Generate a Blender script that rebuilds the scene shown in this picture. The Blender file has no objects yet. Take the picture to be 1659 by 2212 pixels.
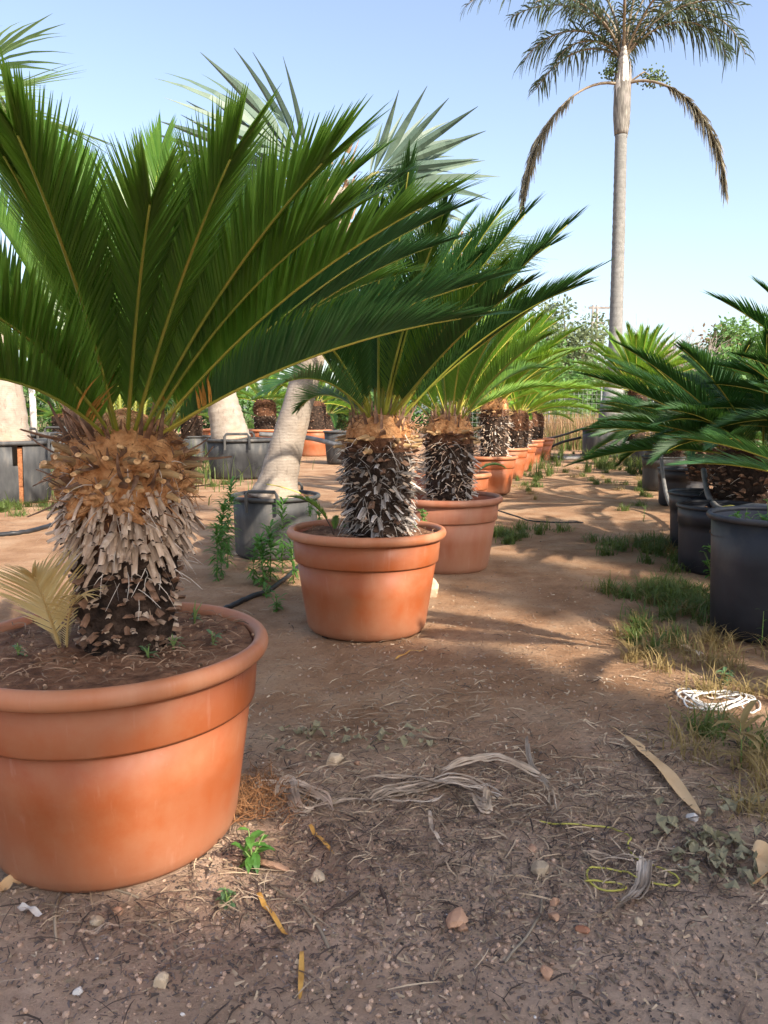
import bpy, math, random
from mathutils import Vector, Matrix, noise as mnoise
scene = bpy.context.scene
col = scene.collection
R = math.radians
PI = math.pi

# ------------------------------------------------------------------ camera
CAM_H = 1.10
PITCH = math.atan(212 / 1668)
cam_d = bpy.data.cameras.new('camera')
cam = bpy.data.objects.new('camera', cam_d)
col.objects.link(cam)
cam.location = (0, 0, CAM_H)
cam.rotation_euler = (PI / 2 - PITCH, 0, 0)
cam_d.sensor_fit = 'VERTICAL'
cam_d.sensor_height = 36
cam_d.sensor_width = 27
cam_d.lens = 36 * 1668 / 2212
cam_d.clip_start = 0.05
cam_d.clip_end = 3000
scene.camera = cam

# ------------------------------------------------------------------ sky, sun, exposure
SUN_EL = R(35)
LH = Vector((-0.64, 0.768, 0)).normalized()      # where the light travels, on the ground
NH = Vector((LH.y, -LH.x, 0))                    # across it
TOSUN = Vector((-LH.x * math.cos(SUN_EL), -LH.y * math.cos(SUN_EL), math.sin(SUN_EL)))
w = bpy.data.worlds.new('World')
scene.world = w
w.use_nodes = True
wn = w.node_tree
bg = wn.nodes['Background']
sky = wn.nodes.new('ShaderNodeTexSky')
sky.sky_type = 'NISHITA'
sky.sun_disc = False
sky.sun_elevation = SUN_EL
sky.sun_rotation = math.atan2(TOSUN.x, TOSUN.y)
sky.altitude = 20
sky.air_density = 1.0
sky.dust_density = 2.4
sky.ozone_density = 1.3
soft = wn.nodes.new('ShaderNodeHueSaturation')      # hazy summer air: a little less saturated
soft.inputs['Saturation'].default_value = 0.88
soft.inputs['Hue'].default_value = 0.504
wn.links.new(sky.outputs[0], soft.inputs['Color'])
wn.links.new(soft.outputs[0], bg.inputs[0])
bg.inputs[1].default_value = 0.098
sl = bpy.data.lights.new('sun', 'SUN')
sl.energy = 3.0
sl.angle = R(0.8)
sl.color = (1.0, 0.90, 0.76)
so = bpy.data.objects.new('sun', sl)
col.objects.link(so)
so.location = (8, -10, 12)
so.rotation_euler = (-TOSUN).to_track_quat('-Z', 'Y').to_euler()
vs = scene.view_settings
vs.view_transform = 'Standard'
vs.look = 'None'
vs.exposure = 1.73
vs.gamma = 1.0
vs.use_curve_mapping = False
scene.cycles.max_bounces = 8
scene.cycles.transparent_max_bounces = 8
try:
    scene.cycles.use_denoising = True
except Exception:
    pass

# ------------------------------------------------------------------ measuring helpers
CP, SP = math.cos(PITCH), math.sin(PITCH)
CAMV = Vector((0, 0, CAM_H))


def ray(px, py):
    dx, dy = px - 829.5, 1106 - py
    return Vector((dx, 1668 * CP + dy * SP, -1668 * SP + dy * CP)).normalized()


def atz(px, py, z=0.0):
    r = ray(px, py)
    t = (z - CAM_H) / r.z
    return CAMV + r * t


def aty(px, py, Y):
    r = ray(px, py)
    return CAMV + r * (Y / r.y)


def gz(x, y):
    """height of the bare ground"""
    a = mnoise.noise((x * .35, y * .35, 3.1)) * .03
    a += mnoise.noise((x * 1.4, y * 1.4, 7.7)) * .012
    a += mnoise.noise((x * 6, y * 6, 1.2)) * .005
    if 0 < y < 8:
        a += mnoise.noise((x * 19, y * 19, 5.2)) * .005 + max(0, mnoise.noise((x * 34, y * 34, 8.2))) * .007
    return a


def G(px, py):
    p = atz(px, py, 0)
    p.z = gz(p.x, p.y)
    return p


# ------------------------------------------------------------------ mesh builder
class MB:
    def __init__(s):
        s.v, s.f, s.m = [], [], []

    def strip(s, pts, ws, wv, mi=0, fold=0.0, nv=None):
        """ribbon along pts; ws half widths; wv one vector or a list; fold lowers the edges"""
        b = len(s.v)
        n = len(pts)
        for i in range(n):
            d = wv[i] if isinstance(wv, list) else wv
            p = pts[i]
            if fold:
                q = nv[i] if isinstance(nv, list) else nv
                s.v.append(p - d * ws[i] + q * (fold * ws[i]))
                s.v.append(p)
                s.v.append(p + d * ws[i] + q * (fold * ws[i]))
            else:
                s.v.append(p - d * ws[i])
                s.v.append(p + d * ws[i])
        k = 3 if fold else 2
        for i in range(n - 1):
            a = b + i * k
            for j in range(k - 1):
                s.f.append((a + j, a + j + 1, a + k + j + 1, a + k + j))
                s.m.append(mi)

    def tube(s, pts, rs, n=6, mi=0, cap=True, capmi=None, flat=1.0):
        b = len(s.v)
        m = len(pts)
        up = None
        for i in range(m):
            t = (pts[min(i + 1, m - 1)] - pts[max(i - 1, 0)])
            if t.length < 1e-9:
                t = Vector((0, 0, 1))
            t.normalize()
            if up is None:
                up = Vector((0, 0, 1)) if abs(t.z) < .9 else Vector((1, 0, 0))
            x = t.cross(up)
            if x.length < 1e-6:
                x = t.orthogonal()
            x.normalize()
            y = x.cross(t)
            y.normalize()
            up = y
            for j in range(n):
                a = 2 * PI * j / n
                s.v.append(pts[i] + x * (math.cos(a) * rs[i]) + y * (math.sin(a) * rs[i] * flat))
        for i in range(m - 1):
            for j in range(n):
                k = (j + 1) % n
                s.f.append((b + i * n + j, b + i * n + k, b + (i + 1) * n + k, b + (i + 1) * n + j))
                s.m.append(mi)
        if cap:
            s.f.append(tuple(b + (m - 1) * n + j for j in range(n)))
            s.m.append(mi if capmi is None else capmi)
            s.f.append(tuple(b + n - 1 - j for j in range(n)))
            s.m.append(mi)

    def lathe(s, prof, n=48, mi=0, c=Vector((0, 0, 0)), jit=None):
        b = len(s.v)
        m = len(prof)
        for i, (r, z) in enumerate(prof):
            for j in range(n):
                a = 2 * PI * j / n
                rr, zz = r, z
                if jit:
                    dr, dz = jit(a, z, r)
                    rr += dr
                    zz += dz
                s.v.append(c + Vector((rr * math.cos(a), rr * math.sin(a), zz)))
        for i in range(m - 1):
            for j in range(n):
                k = (j + 1) % n
                s.f.append((b + i * n + j, b + i * n + k, b + (i + 1) * n + k, b + (i + 1) * n + j))
                s.m.append(mi(prof[i][1]) if callable(mi) else mi)

    def box(s, c, d, mi=0, M=None):
        b = len(s.v)
        for x in (-1, 1):
            for y in (-1, 1):
                for z in (-1, 1):
                    p = Vector((x * d[0] / 2, y * d[1] / 2, z * d[2] / 2))
                    s.v.append((M @ p if M else p) + Vector(c))
        for q in ((0, 1, 3, 2), (4, 6, 7, 5), (0, 4, 5, 1), (2, 3, 7, 6), (0, 2, 6, 4), (1, 5, 7, 3)):
            s.f.append(tuple(b + i for i in q))
            s.m.append(mi)

    def blob(s, c, r, rng, mi=0, sq=(1, 1, 1), rough=.25, fine=False):
        """angular stone: an icosahedron, once divided when fine, pushed in and out"""
        b = len(s.v)
        vs_, fs_ = ICO2 if fine else ICO
        M = Matrix.Rotation(rng.uniform(0, 6.28), 3, 'Z') @ Matrix.Rotation(rng.uniform(-.6, .6), 3, 'X')
        off = rng.uniform(0, 100)
        planes = [(Vector((rng.gauss(0, 1), rng.gauss(0, 1), rng.gauss(0, 1))).normalized(), rng.uniform(.55, .85)) for _ in range(9)]
        for q in vs_:
            k = 1 + rough * (mnoise.noise(q * 1.3 + Vector((off, 0, 0))) + .5 * mnoise.noise(q * 3 + Vector((0, off, 0))))
            if fine == 'cut':
                for pn, pd in planes:
                    g = q.dot(pn)
                    if g > pd:
                        k = min(k, (pd / g) * (.97 + .03 * k))
            p = M @ Vector((q.x * sq[0], q.y * sq[1], q.z * sq[2]))
            s.v.append(c + p * (k * r))
        for f in fs_:
            s.f.append(tuple(b + i for i in f))
            s.m.append(mi)

    def mesh(s, name, mats, smooth=False):
        me = bpy.data.meshes.new(name)
        me.from_pydata([tuple(p) for p in s.v], [], s.f)
        for m_ in (mats if isinstance(mats, (list, tuple)) else [mats]):
            me.materials.append(m_)
        if any(s.m):
            me.polygons.foreach_set('material_index', s.m)
        if smooth:
            me.polygons.foreach_set('use_smooth', [True] * len(me.polygons))
        me.update()
        return me

    def build(s, name, mats, parent=None, smooth=False, loc=None, label=None):
        o = link(name, s.mesh(name, mats, smooth), parent)
        if loc is not None:
            o.location = loc
        if label:
            o['label'] = label
        return o


def _ico():
    t = (1 + 5 ** .5) / 2
    v = [Vector(p).normalized() for p in ((-1, t, 0), (1, t, 0), (-1, -t, 0), (1, -t, 0), (0, -1, t), (0, 1, t), (0, -1, -t), (0, 1, -t), (t, 0, -1), (t, 0, 1), (-t, 0, -1), (-t, 0, 1))]
    f = [(0, 11, 5), (0, 5, 1), (0, 1, 7), (0, 7, 10), (0, 10, 11), (1, 5, 9), (5, 11, 4), (11, 10, 2), (10, 7, 6), (7, 1, 8), (3, 9, 4), (3, 4, 2), (3, 2, 6), (3, 6, 8), (3, 8, 9), (4, 9, 5), (2, 4, 11), (6, 2, 10), (8, 6, 7), (9, 8, 1)]
    return v, f


def _sub(v, f):
    v = list(v)
    mid = {}

    def m(a, b):
        k = (min(a, b), max(a, b))
        if k not in mid:
            mid[k] = len(v)
            v.append(((v[a] + v[b]) / 2).normalized())
        return mid[k]
    g = []
    for a, b, c in f:
        x, y, z = m(a, b), m(b, c), m(c, a)
        g += [(a, x, z), (b, y, x), (c, z, y), (x, y, z)]
    return v, g


ICO = _ico()
ICO2 = _sub(*_sub(*ICO))


def link(name, data, parent=None):
    o = bpy.data.objects.new(name, data)
    col.objects.link(o)
    if parent is not None:
        o.parent = parent
    return o


def tag(o, label, cat, group=None):
    o['label'] = label
    o['category'] = cat
    if group:
        o['group'] = group
    return o


def thing(name, label, cat, loc=(0, 0, 0), rz=0.0, group=None):
    o = link(name, None)
    o.empty_display_size = .1
    o.location = loc
    o.rotation_euler = (0, 0, rz)
    return tag(o, label, cat, group)


# ------------------------------------------------------------------ materials
def _nodes(name):
    m = bpy.data.materials.new(name)
    m.use_nodes = True
    nt = m.node_tree
    return m, nt, nt.nodes['Principled BSDF'], nt.nodes['Material Output']


def N(nt, t, **kw):
    n = nt.nodes.new(t)
    for k, v_ in kw.items():
        setattr(n, k, v_)
    return n


def ramp(nt, stops):
    n = N(nt, 'ShaderNodeValToRGB')
    e = n.color_ramp.elements
    e[0].position, e[0].color = stops[0][0], (*stops[0][1], 1)
    e[1].position, e[1].color = stops[-1][0], (*stops[-1][1], 1)
    for p, c in stops[1:-1]:
        x = e.new(p)
        x.color = (*c, 1)
    return n


def mixc(nt, fac, a, b, mode='MIX'):
    n = N(nt, 'ShaderNodeMix', data_type='RGBA', blend_type=mode)
    for s_, v_ in ((n.inputs[0], fac), (n.inputs[6], a), (n.inputs[7], b)):
        if hasattr(v_, 'is_linked') or hasattr(v_, 'links'):
            nt.links.new(v_, s_)
        elif isinstance(v_, (int, float)):
            s_.default_value = v_
        else:
            s_.default_value = (*v_, 1)
    return n.outputs[2]


def noi(nt, vec, scale, detail=4, rough=.55, dist=0.0):
    n = N(nt, 'ShaderNodeTexNoise')
    n.inputs['Scale'].default_value = scale
    n.inputs['Detail'].default_value = detail
    n.inputs['Roughness'].default_value = rough
    n.inputs['Distortion'].default_value = dist
    if vec is not None:
        nt.links.new(vec, n.inputs['Vector'])
    return n.outputs['Fac']


def coords(nt, kind='Object', scale=None):
    tc = N(nt, 'ShaderNodeTexCoord')
    if not scale:
        return tc.outputs[kind]
    mp = N(nt, 'ShaderNodeMapping')
    mp.inputs['Scale'].default_value = scale
    nt.links.new(tc.outputs[kind], mp.inputs[0])
    return mp.outputs[0]


def bump(nt, bsdf, h, strength=.4, dist=.01):
    b = N(nt, 'ShaderNodeBump')
    b.inputs['Strength'].default_value = strength
    b.inputs['Distance'].default_value = dist
    nt.links.new(h, b.inputs['Height'])
    nt.links.new(b.outputs[0], bsdf.inputs['Normal'])


def pm(name, stops, scale=8, rough=.7, bmp=.3, bscale=40, bdist=.005, stretch=None, island=0.0, objr=0.0, spec=.35, detail=5):
    """plain procedural surface: noise ramp, optional spread per piece and per object, fine relief"""
    m, nt, b, out = _nodes(name)
    v = coords(nt, 'Object', stretch)
    f = noi(nt, v, scale, detail)
    rp = ramp(nt, stops)
    nt.links.new(f, rp.inputs[0])
    c = rp.outputs[0]
    if island or objr:
        hs = N(nt, 'ShaderNodeHueSaturation')
        nt.links.new(c, hs.inputs['Color'])
        if island:
            g = N(nt, 'ShaderNodeNewGeometry')
            src, amt = g.outputs['Random Per Island'], island
        else:
            g = N(nt, 'ShaderNodeObjectInfo')
            src, amt = g.outputs['Random'], objr
        mr = N(nt, 'ShaderNodeMapRange')
        mr.inputs[3].default_value = 1 - amt
        mr.inputs[4].default_value = 1 + amt
        nt.links.new(src, mr.inputs[0])
        nt.links.new(mr.outputs[0], hs.inputs['Value'])
        c = hs.outputs[0]
    nt.links.new(c, b.inputs['Base Color'])
    b.inputs['Roughness'].default_value = rough
    b.inputs['Specular IOR Level'].default_value = spec
    if bmp:
        bump(nt, b, noi(nt, v, bscale, 6), bmp, bdist)
    return m


def leafm(name, c1, c2, trans=.3, tc=None, rough=.45, spread=.25, tip=None):
    """foliage: colour spread per leaflet and per frond, light passes through"""
    m, nt, b, out = _nodes(name)
    g = N(nt, 'ShaderNodeNewGeometry')
    rp = ramp(nt, [(0, c1), (1, c2)])
    nt.links.new(g.outputs['Random Per Island'], rp.inputs[0])
    c = rp.outputs[0]
    oi = N(nt, 'ShaderNodeObjectInfo')
    mr = N(nt, 'ShaderNodeMapRange')
    mr.inputs[3].default_value = 1 - spread
    mr.inputs[4].default_value = 1 + spread
    nt.links.new(oi.outputs['Random'], mr.inputs[0])
    hs = N(nt, 'ShaderNodeHueSaturation')
    nt.links.new(c, hs.inputs['Color'])
    nt.links.new(mr.outputs[0], hs.inputs['Value'])
    c = hs.outputs[0]
    f = noi(nt, coords(nt, 'Object'), 14, 3)
    c = mixc(nt, f, c, tip if tip else tuple(x * .8 for x in c1))
    nt.links.new(c, b.inputs['Base Color'])
    b.inputs['Roughness'].default_value = rough
    b.inputs['Specular IOR Level'].default_value = .4
    t = N(nt, 'ShaderNodeBsdfTranslucent')
    tcc = mixc(nt, .55, c, tc if tc else tuple(min(1, x * 2.2) for x in c2))
    nt.links.new(tcc, t.inputs[0])
    mx = N(nt, 'ShaderNodeMixShader')
    mx.inputs[0].default_value = trans
    nt.links.new(b.outputs[0], mx.inputs[1])
    nt.links.new(t.outputs[0], mx.inputs[2])
    nt.links.new(mx.outputs[0], out.inputs[0])
    return m


def soil_ground():
    m, nt, b, out = _nodes('earth')
    v = coords(nt, 'Object')
    big = noi(nt, v, .55, 4, .6, .3)
    mid = noi(nt, v, 3.2, 6, .62)
    fine = noi(nt, v, 48, 9, .78)
    r1 = ramp(nt, [(.25, (.235, .120, .060)), (.5, (.37, .215, .122)), (.75, (.49, .32, .198))])
    nt.links.new(mid, r1.inputs[0])
    # greyer trodden compost at the path front, lightened to lift the shade there
    r2 = ramp(nt, [(.28, (.38, .25, .172)), (.52, (.61, .42, .30)), (.75, (.70, .51, .375))])
    nt.links.new(mid, r2.inputs[0])
    sx = N(nt, 'ShaderNodeSeparateXYZ')
    nt.links.new(v, sx.inputs[0])
    mr = N(nt, 'ShaderNodeMapRange')
    mr.inputs[1].default_value = 1.75
    mr.inputs[2].default_value = 2.9
    mr.inputs[3].default_value = 1
    mr.inputs[4].default_value = 0
    ad = N(nt, 'ShaderNodeMath', operation='ADD')
    mu = N(nt, 'ShaderNodeMath', operation='MULTIPLY_ADD')
    nt.links.new(big, mu.inputs[0])
    mu.inputs[1].default_value = 1.6
    mu.inputs[2].default_value = -.8
    nt.links.new(sx.outputs[1], ad.inputs[0])
    nt.links.new(mu.outputs[0], ad.inputs[1])
    nt.links.new(ad.outputs[0], mr.inputs[0])
    c = mixc(nt, mr.outputs[0], r1.outputs[0], r2.outputs[0])
    # trodden pale crust
    rc = ramp(nt, [(.5, (0, 0, 0)), (.68, (1, 1, 1))])
    nt.links.new(noi(nt, v, 1.6, 5, .6, .5), rc.inputs[0])
    pale = N(nt, 'ShaderNodeMath', operation='MULTIPLY')
    nt.links.new(rc.outputs[0], pale.inputs[0])
    pale.inputs[1].default_value = .38
    c = mixc(nt, pale.outputs[0], c, (.50, .36, .235))
    # dark crumbs
    rf = ramp(nt, [(.36, (1, 1, 1)), (.47, (0, 0, 0))])
    nt.links.new(fine, rf.inputs[0])
    dk = N(nt, 'ShaderNodeMath', operation='MULTIPLY')
    nt.links.new(rf.outputs[0], dk.inputs[0])
    dk.inputs[1].default_value = .48
    c = mixc(nt, dk.outputs[0], c, (.10, .07, .055))
    nt.links.new(c, b.inputs['Base Color'])
    b.inputs['Roughness'].default_value = .95
    b.inputs['Specular IOR Level'].default_value = .15
    h = N(nt, 'ShaderNodeMath', operation='ADD')
    nt.links.new(noi(nt, v, 60, 9, .78), h.inputs[0])
    nt.links.new(noi(nt, v, 9, 6, .65), h.inputs[1])
    bump(nt, b, h.outputs[0], 1.0, .018)
    return m


def terracotta(name, c, pale, dust=.5):
    m, nt, b, out = _nodes(name)
    v = coords(nt, 'Object')
    vs_ = coords(nt, 'Object', (5, 5, .9))
    oi = N(nt, 'ShaderNodeObjectInfo')
    av = N(nt, 'ShaderNodeVectorMath', operation='ADD')
    sc_ = N(nt, 'ShaderNodeVectorMath', operation='SCALE')
    sc_.inputs[0].default_value = (37, 11, 23)
    nt.links.new(oi.outputs['Random'], sc_.inputs['Scale'])
    nt.links.new(vs_, av.inputs[0])
    nt.links.new(sc_.outputs[0], av.inputs[1])
    st = noi(nt, av.outputs[0], 1.5, 5, .6)
    r1 = ramp(nt, [(.38, (0, 0, 0)), (.66, (1, 1, 1))])
    nt.links.new(st, r1.inputs[0])
    f = N(nt, 'ShaderNodeMath', operation='MULTIPLY')
    nt.links.new(r1.outputs[0], f.inputs[0])
    f.inputs[1].default_value = dust
    cc = mixc(nt, f.outputs[0], c, pale)
    # dull dust in broad patches
    rd = ramp(nt, [(.45, (0, 0, 0)), (.7, (1, 1, 1))])
    nt.links.new(noi(nt, v, 5.5, 7, .68), rd.inputs[0])
    kd = N(nt, 'ShaderNodeMath', operation='MULTIPLY')
    nt.links.new(rd.outputs[0], kd.inputs[0])
    kd.inputs[1].default_value = .38
    cc = mixc(nt, kd.outputs[0], cc, (.33, .165, .088))
    # soil splash near the foot
    sx = N(nt, 'ShaderNodeSeparateXYZ')
    nt.links.new(v, sx.inputs[0])
    mr = N(nt, 'ShaderNodeMapRange')
    mr.inputs[1].default_value = 0
    mr.inputs[2].default_value = .17
    mr.inputs[3].default_value = 1.1
    mr.inputs[4].default_value = 0
    nt.links.new(sx.outputs[2], mr.inputs[0])
    sp = N(nt, 'ShaderNodeMath', operation='MULTIPLY')
    nt.links.new(mr.outputs[0], sp.inputs[0])
    nt.links.new(noi(nt, v, 9, 6, .7), sp.inputs[1])
    cc = mixc(nt, sp.outputs[0], cc, (.33, .18, .11))
    # lime streaks run down from the rim and scuffs
    for sc3, lo, hi, amt, cl in (((34, 34, 1.3), .60, .76, .16, (.55, .38, .30)), ((9, 9, 22), .64, .74, .28, (.28, .11, .06))):
        mp = N(nt, 'ShaderNodeMapping')
        mp.inputs['Scale'].default_value = sc3
        nt.links.new(v, mp.inputs[0])
        a2 = N(nt, 'ShaderNodeVectorMath', operation='ADD')
        nt.links.new(mp.outputs[0], a2.inputs[0])
        nt.links.new(sc_.outputs[0], a2.inputs[1])
        r9 = ramp(nt, [(lo, (0, 0, 0)), (hi, (1, 1, 1))])
        nt.links.new(noi(nt, a2.outputs[0], 1.0, 5, .65), r9.inputs[0])
        k9 = N(nt, 'ShaderNodeMath', operation='MULTIPLY')
        nt.links.new(r9.outputs[0], k9.inputs[0])
        k9.inputs[1].default_value = amt
        cc = mixc(nt, k9.outputs[0], cc, cl)
    # fine specks
    rs = ramp(nt, [(.69, (0, 0, 0)), (.74, (1, 1, 1))])
    nt.links.new(noi(nt, v, 60, 3, .6), rs.inputs[0])
    k = N(nt, 'ShaderNodeMath', operation='MULTIPLY')
    nt.links.new(rs.outputs[0], k.inputs[0])
    k.inputs[1].default_value = .35
    cc = mixc(nt, k.outputs[0], cc, (.30, .12, .07))
    nt.links.new(cc, b.inputs['Base Color'])
    b.inputs['Specular IOR Level'].default_value = .35
    rr = ramp(nt, [(.3, (.42, .42, .42)), (.7, (.66, .66, .66))])
    nt.links.new(st, rr.inputs[0])
    nt.links.new(rr.outputs[0], b.inputs['Roughness'])
    bump(nt, b, noi(nt, v, 55, 4, .6), .06, .004)
    return m


M = {}
M['earth'] = soil_ground()
M['terra'] = terracotta('terracotta_plastic', (.285, .070, .020), (.31, .105, .046), .65)
M['terra_rim'] = terracotta('terracotta_rim', (.41, .140, .060), (.47, .225, .13), .85)  # paler than the wall by fading and by sky light put into colour
M['terra_dusty'] = terracotta('terracotta_dusty', (.33, .115, .060), (.38, .185, .12), .8)
M['terra_red'] = terracotta('terracotta_inner', (.38, .095, .044), (.42, .16, .09), .4)
M['black'] = pm('black_plastic', [(.3, (.012, .014, .020)), (.52, (.030, .032, .040)), (.72, (.085, .078, .072))], 3, .5, .08, 60, .003, spec=.4)
M['blackdust'] = pm('dusty_black_plastic', [(.3, (.030, .031, .034)), (.55, (.062, .062, .062)), (.8, (.13, .115, .10))], 4, .62, .1, 50, .003, stretch=(2.5, 2.5, .8))
M['hose'] = pm('black_hose', [(.3, (.012, .012, .014)), (.7, (.03, .03, .032))], 10, .45, .05)
M['hosegrey'] = pm('grey_hose', [(.3, (.10, .10, .10)), (.7, (.22, .21, .20))], 10, .6, .05)
M['potsoil'] = pm('potting_soil', [(.28, (.075, .038, .024)), (.5, (.20, .10, .058)), (.75, (.36, .20, .12))], 16, .95, .9, 45, .02, spec=.1)
M['wool'] = pm('orange_wool', [(.30, (.07, .030, .018)), (.41, (.42, .185, .072)), (.68, (.74, .41, .195))], 22, .95, .9, 55, .03, spec=.1)
M['darkcore'] = pm('dark_trunk_fibre', [(.3, (.014, .010, .008)), (.55, (.048, .031, .023)), (.8, (.12, .08, .058))], 18, .95, .9, 40, .03, spec=.15)
M['browncore'] = pm('brown_trunk_fibre', [(.3, (.035, .018, .012)), (.6, (.12, .055, .030)), (.8, (.24, .12, .065))], 18, .95, .9, 40, .03, spec=.15)
M['strap'] = pm('dry_leaf_base', [(.25, (.17, .11, .075)), (.5, (.42, .30, .215)), (.75, (.66, .54, .43))], 20, .8, .5, 60, .004, stretch=(.6, 2.5, 2.5), objr=.35)
M['strapwhite'] = pm('bleached_leaf_base', [(.28, (.11, .088, .076)), (.5, (.34, .295, .26)), (.72, (.66, .60, .545))], 22, .8, .5, 60, .004, stretch=(.6, 2.5, 2.5), objr=.45)
M['strapbrown'] = pm('brown_leaf_base', [(.25, (.06, .032, .02)), (.5, (.19, .105, .065)), (.75, (.38, .24, .16))], 20, .85, .5, 60, .004, objr=.4)
M['petcut'] = pm('cut_face', [(.3, (.36, .18, .08)), (.45, (.58, .33, .15)), (.7, (.76, .50, .27))], 130, .8, .2)
M['petwood'] = pm('petiole_wool', [(.3, (.27, .16, .075)), (.6, (.42, .27, .13)), (.8, (.40, .33, .17))], 24, .85, .3, objr=.3)
M['fibre'] = pm('pale_fibre', [(.3, (.42, .35, .29)), (.7, (.72, .65, .57))], 30, .8, 0, island=.35)
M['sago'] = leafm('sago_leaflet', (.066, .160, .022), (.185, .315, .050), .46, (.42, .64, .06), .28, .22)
M['sago_blue'] = leafm('sago_leaflet_shade', (.036, .110, .036), (.105, .215, .070), .36, (.22, .45, .07), .30, .25)  # darker bluish copy of the leaflet, shade on the crowns put into colour
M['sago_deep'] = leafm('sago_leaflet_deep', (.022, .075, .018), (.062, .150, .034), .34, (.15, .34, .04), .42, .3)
M['sago_young_lit'] = leafm('sago_leaflet_young_lit', (.13, .28, .026), (.23, .42, .045), .38, (.45, .62, .05), .42, .2)  # lighter copy of the leaflet: young flush and sunlight both in the colour
M['sago_dead'] = leafm('sago_leaflet_dead', (.70, .52, .24), (.82, .66, .36), .4, (.9, .7, .3), .7, .06, (.66, .50, .22))
M['rachis'] = pm('rachis', [(.3, (.17, .22, .030)), (.55, (.26, .27, .040)), (.8, (.36, .25, .045))], 9, .5, .1)
M['rachis_y'] = pm('rachis_yellow', [(.3, (.33, .34, .05)), (.7, (.48, .40, .07))], 9, .5, .1)
M['petiole'] = pm('petiole', [(.3, (.17, .17, .05)), (.7, (.32, .28, .11))], 12, .6, .1)
M['dead_tip'] = pm('dead_leaflet', [(.3, (.42, .20, .04)), (.7, (.62, .36, .09))], 30, .7, .1, island=.3)
M['fan'] = leafm('silver_fan_leaf', (.085, .135, .098), (.155, .21, .15), .16, (.2, .27, .15), .5, .35)
M['fan_green'] = leafm('green_fan_leaf', (.13, .22, .09), (.22, .33, .14), .3, (.35, .48, .16), .5, .25)
M['fan_dry'] = pm('dry_fan_fibre', [(.3, (.25, .14, .08)), (.7, (.48, .33, .22))], 20, .85, .3)
M['queen'] = leafm('queen_leaflet', (.055, .085, .045), (.115, .145, .085), .2, (.2, .26, .12), .45, .3)
M['queen_dry'] = leafm('queen_leaflet_dry', (.17, .155, .11), (.31, .28, .205), .2, (.5, .42, .28), .7, .2)
M['queen_rachis'] = pm('queen_rachis', [(.3, (.16, .12, .08)), (.7, (.32, .26, .19))], 6, .7, .1)
M['shaft'] = pm('crown_shaft', [(.3, (.09, .08, .07)), (.5, (.19, .175, .155)), (.72, (.36, .335, .30))], 7, .85, .5, 40, .02, stretch=(3, 3, .5))
M['fruit'] = pm('palm_fruit', [(.3, (.05, .085, .03)), (.7, (.12, .17, .06))], 6, .5, 0, island=.5)


def ringed(name, lo, hi, dark, freq, warm=None):
    """palm bark: leaf scar rings, short vertical cracks and stains"""
    m, nt, b, out = _nodes(name)
    v = coords(nt, 'Object')
    wv = N(nt, 'ShaderNodeTexWave', bands_direction='Z')
    wv.inputs['Scale'].default_value = freq
    wv.inputs['Distortion'].default_value = 4.0
    wv.inputs['Detail'].default_value = 3
    wv.inputs['Detail Scale'].default_value = 1.6
    nt.links.new(v, wv.inputs[0])
    f = noi(nt, v, 7, 6, .65)
    r1 = ramp(nt, [(.3, lo), (.7, hi)])
    nt.links.new(f, r1.inputs[0])
    rw = ramp(nt, [(.0, (1, 1, 1)), (.16, (0, 0, 0))])
    nt.links.new(wv.outputs['Fac'], rw.inputs[0])
    k = N(nt, 'ShaderNodeMath', operation='MULTIPLY')
    nt.links.new(rw.outputs[0], k.inputs[0])
    k.inputs[1].default_value = .16
    c = mixc(nt, k.outputs[0], r1.outputs[0], dark)
    cr = ramp(nt, [(.32, (1, 1, 1)), (.42, (0, 0, 0))])
    nt.links.new(noi(nt, coords(nt, 'Object', (26, 26, 9)), 1, 4, .6), cr.inputs[0])
    k2 = N(nt, 'ShaderNodeMath', operation='MULTIPLY')
    nt.links.new(cr.outputs[0], k2.inputs[0])
    k2.inputs[1].default_value = .5
    c = mixc(nt, k2.outputs[0], c, dark)
    if warm:
        rr = ramp(nt, [(.52, (0, 0, 0)), (.7, (1, 1, 1))])
        nt.links.new(noi(nt, v, 2.1, 4, .6), rr.inputs[0])
        k3 = N(nt, 'ShaderNodeMath', operation='MULTIPLY')
        nt.links.new(rr.outputs[0], k3.inputs[0])
        k3.inputs[1].default_value = .6
        c = mixc(nt, k3.outputs[0], c, warm)
    nt.links.new(c, b.inputs['Base Color'])
    b.inputs['Roughness'].default_value = .9
    b.inputs['Specular IOR Level'].default_value = .2
    h = N(nt, 'ShaderNodeMath', operation='ADD')
    wb = N(nt, 'ShaderNodeMath', operation='MULTIPLY')
    nt.links.new(wv.outputs['Fac'], wb.inputs[0])
    wb.inputs[1].default_value = .14
    nt.links.new(wb.outputs[0], h.inputs[0])
    nt.links.new(noi(nt, coords(nt, 'Object', (30, 30, 55)), 1, 6, .7), h.inputs[1])
    bump(nt, b, h.outputs[0], .5, .012)
    return m


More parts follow.
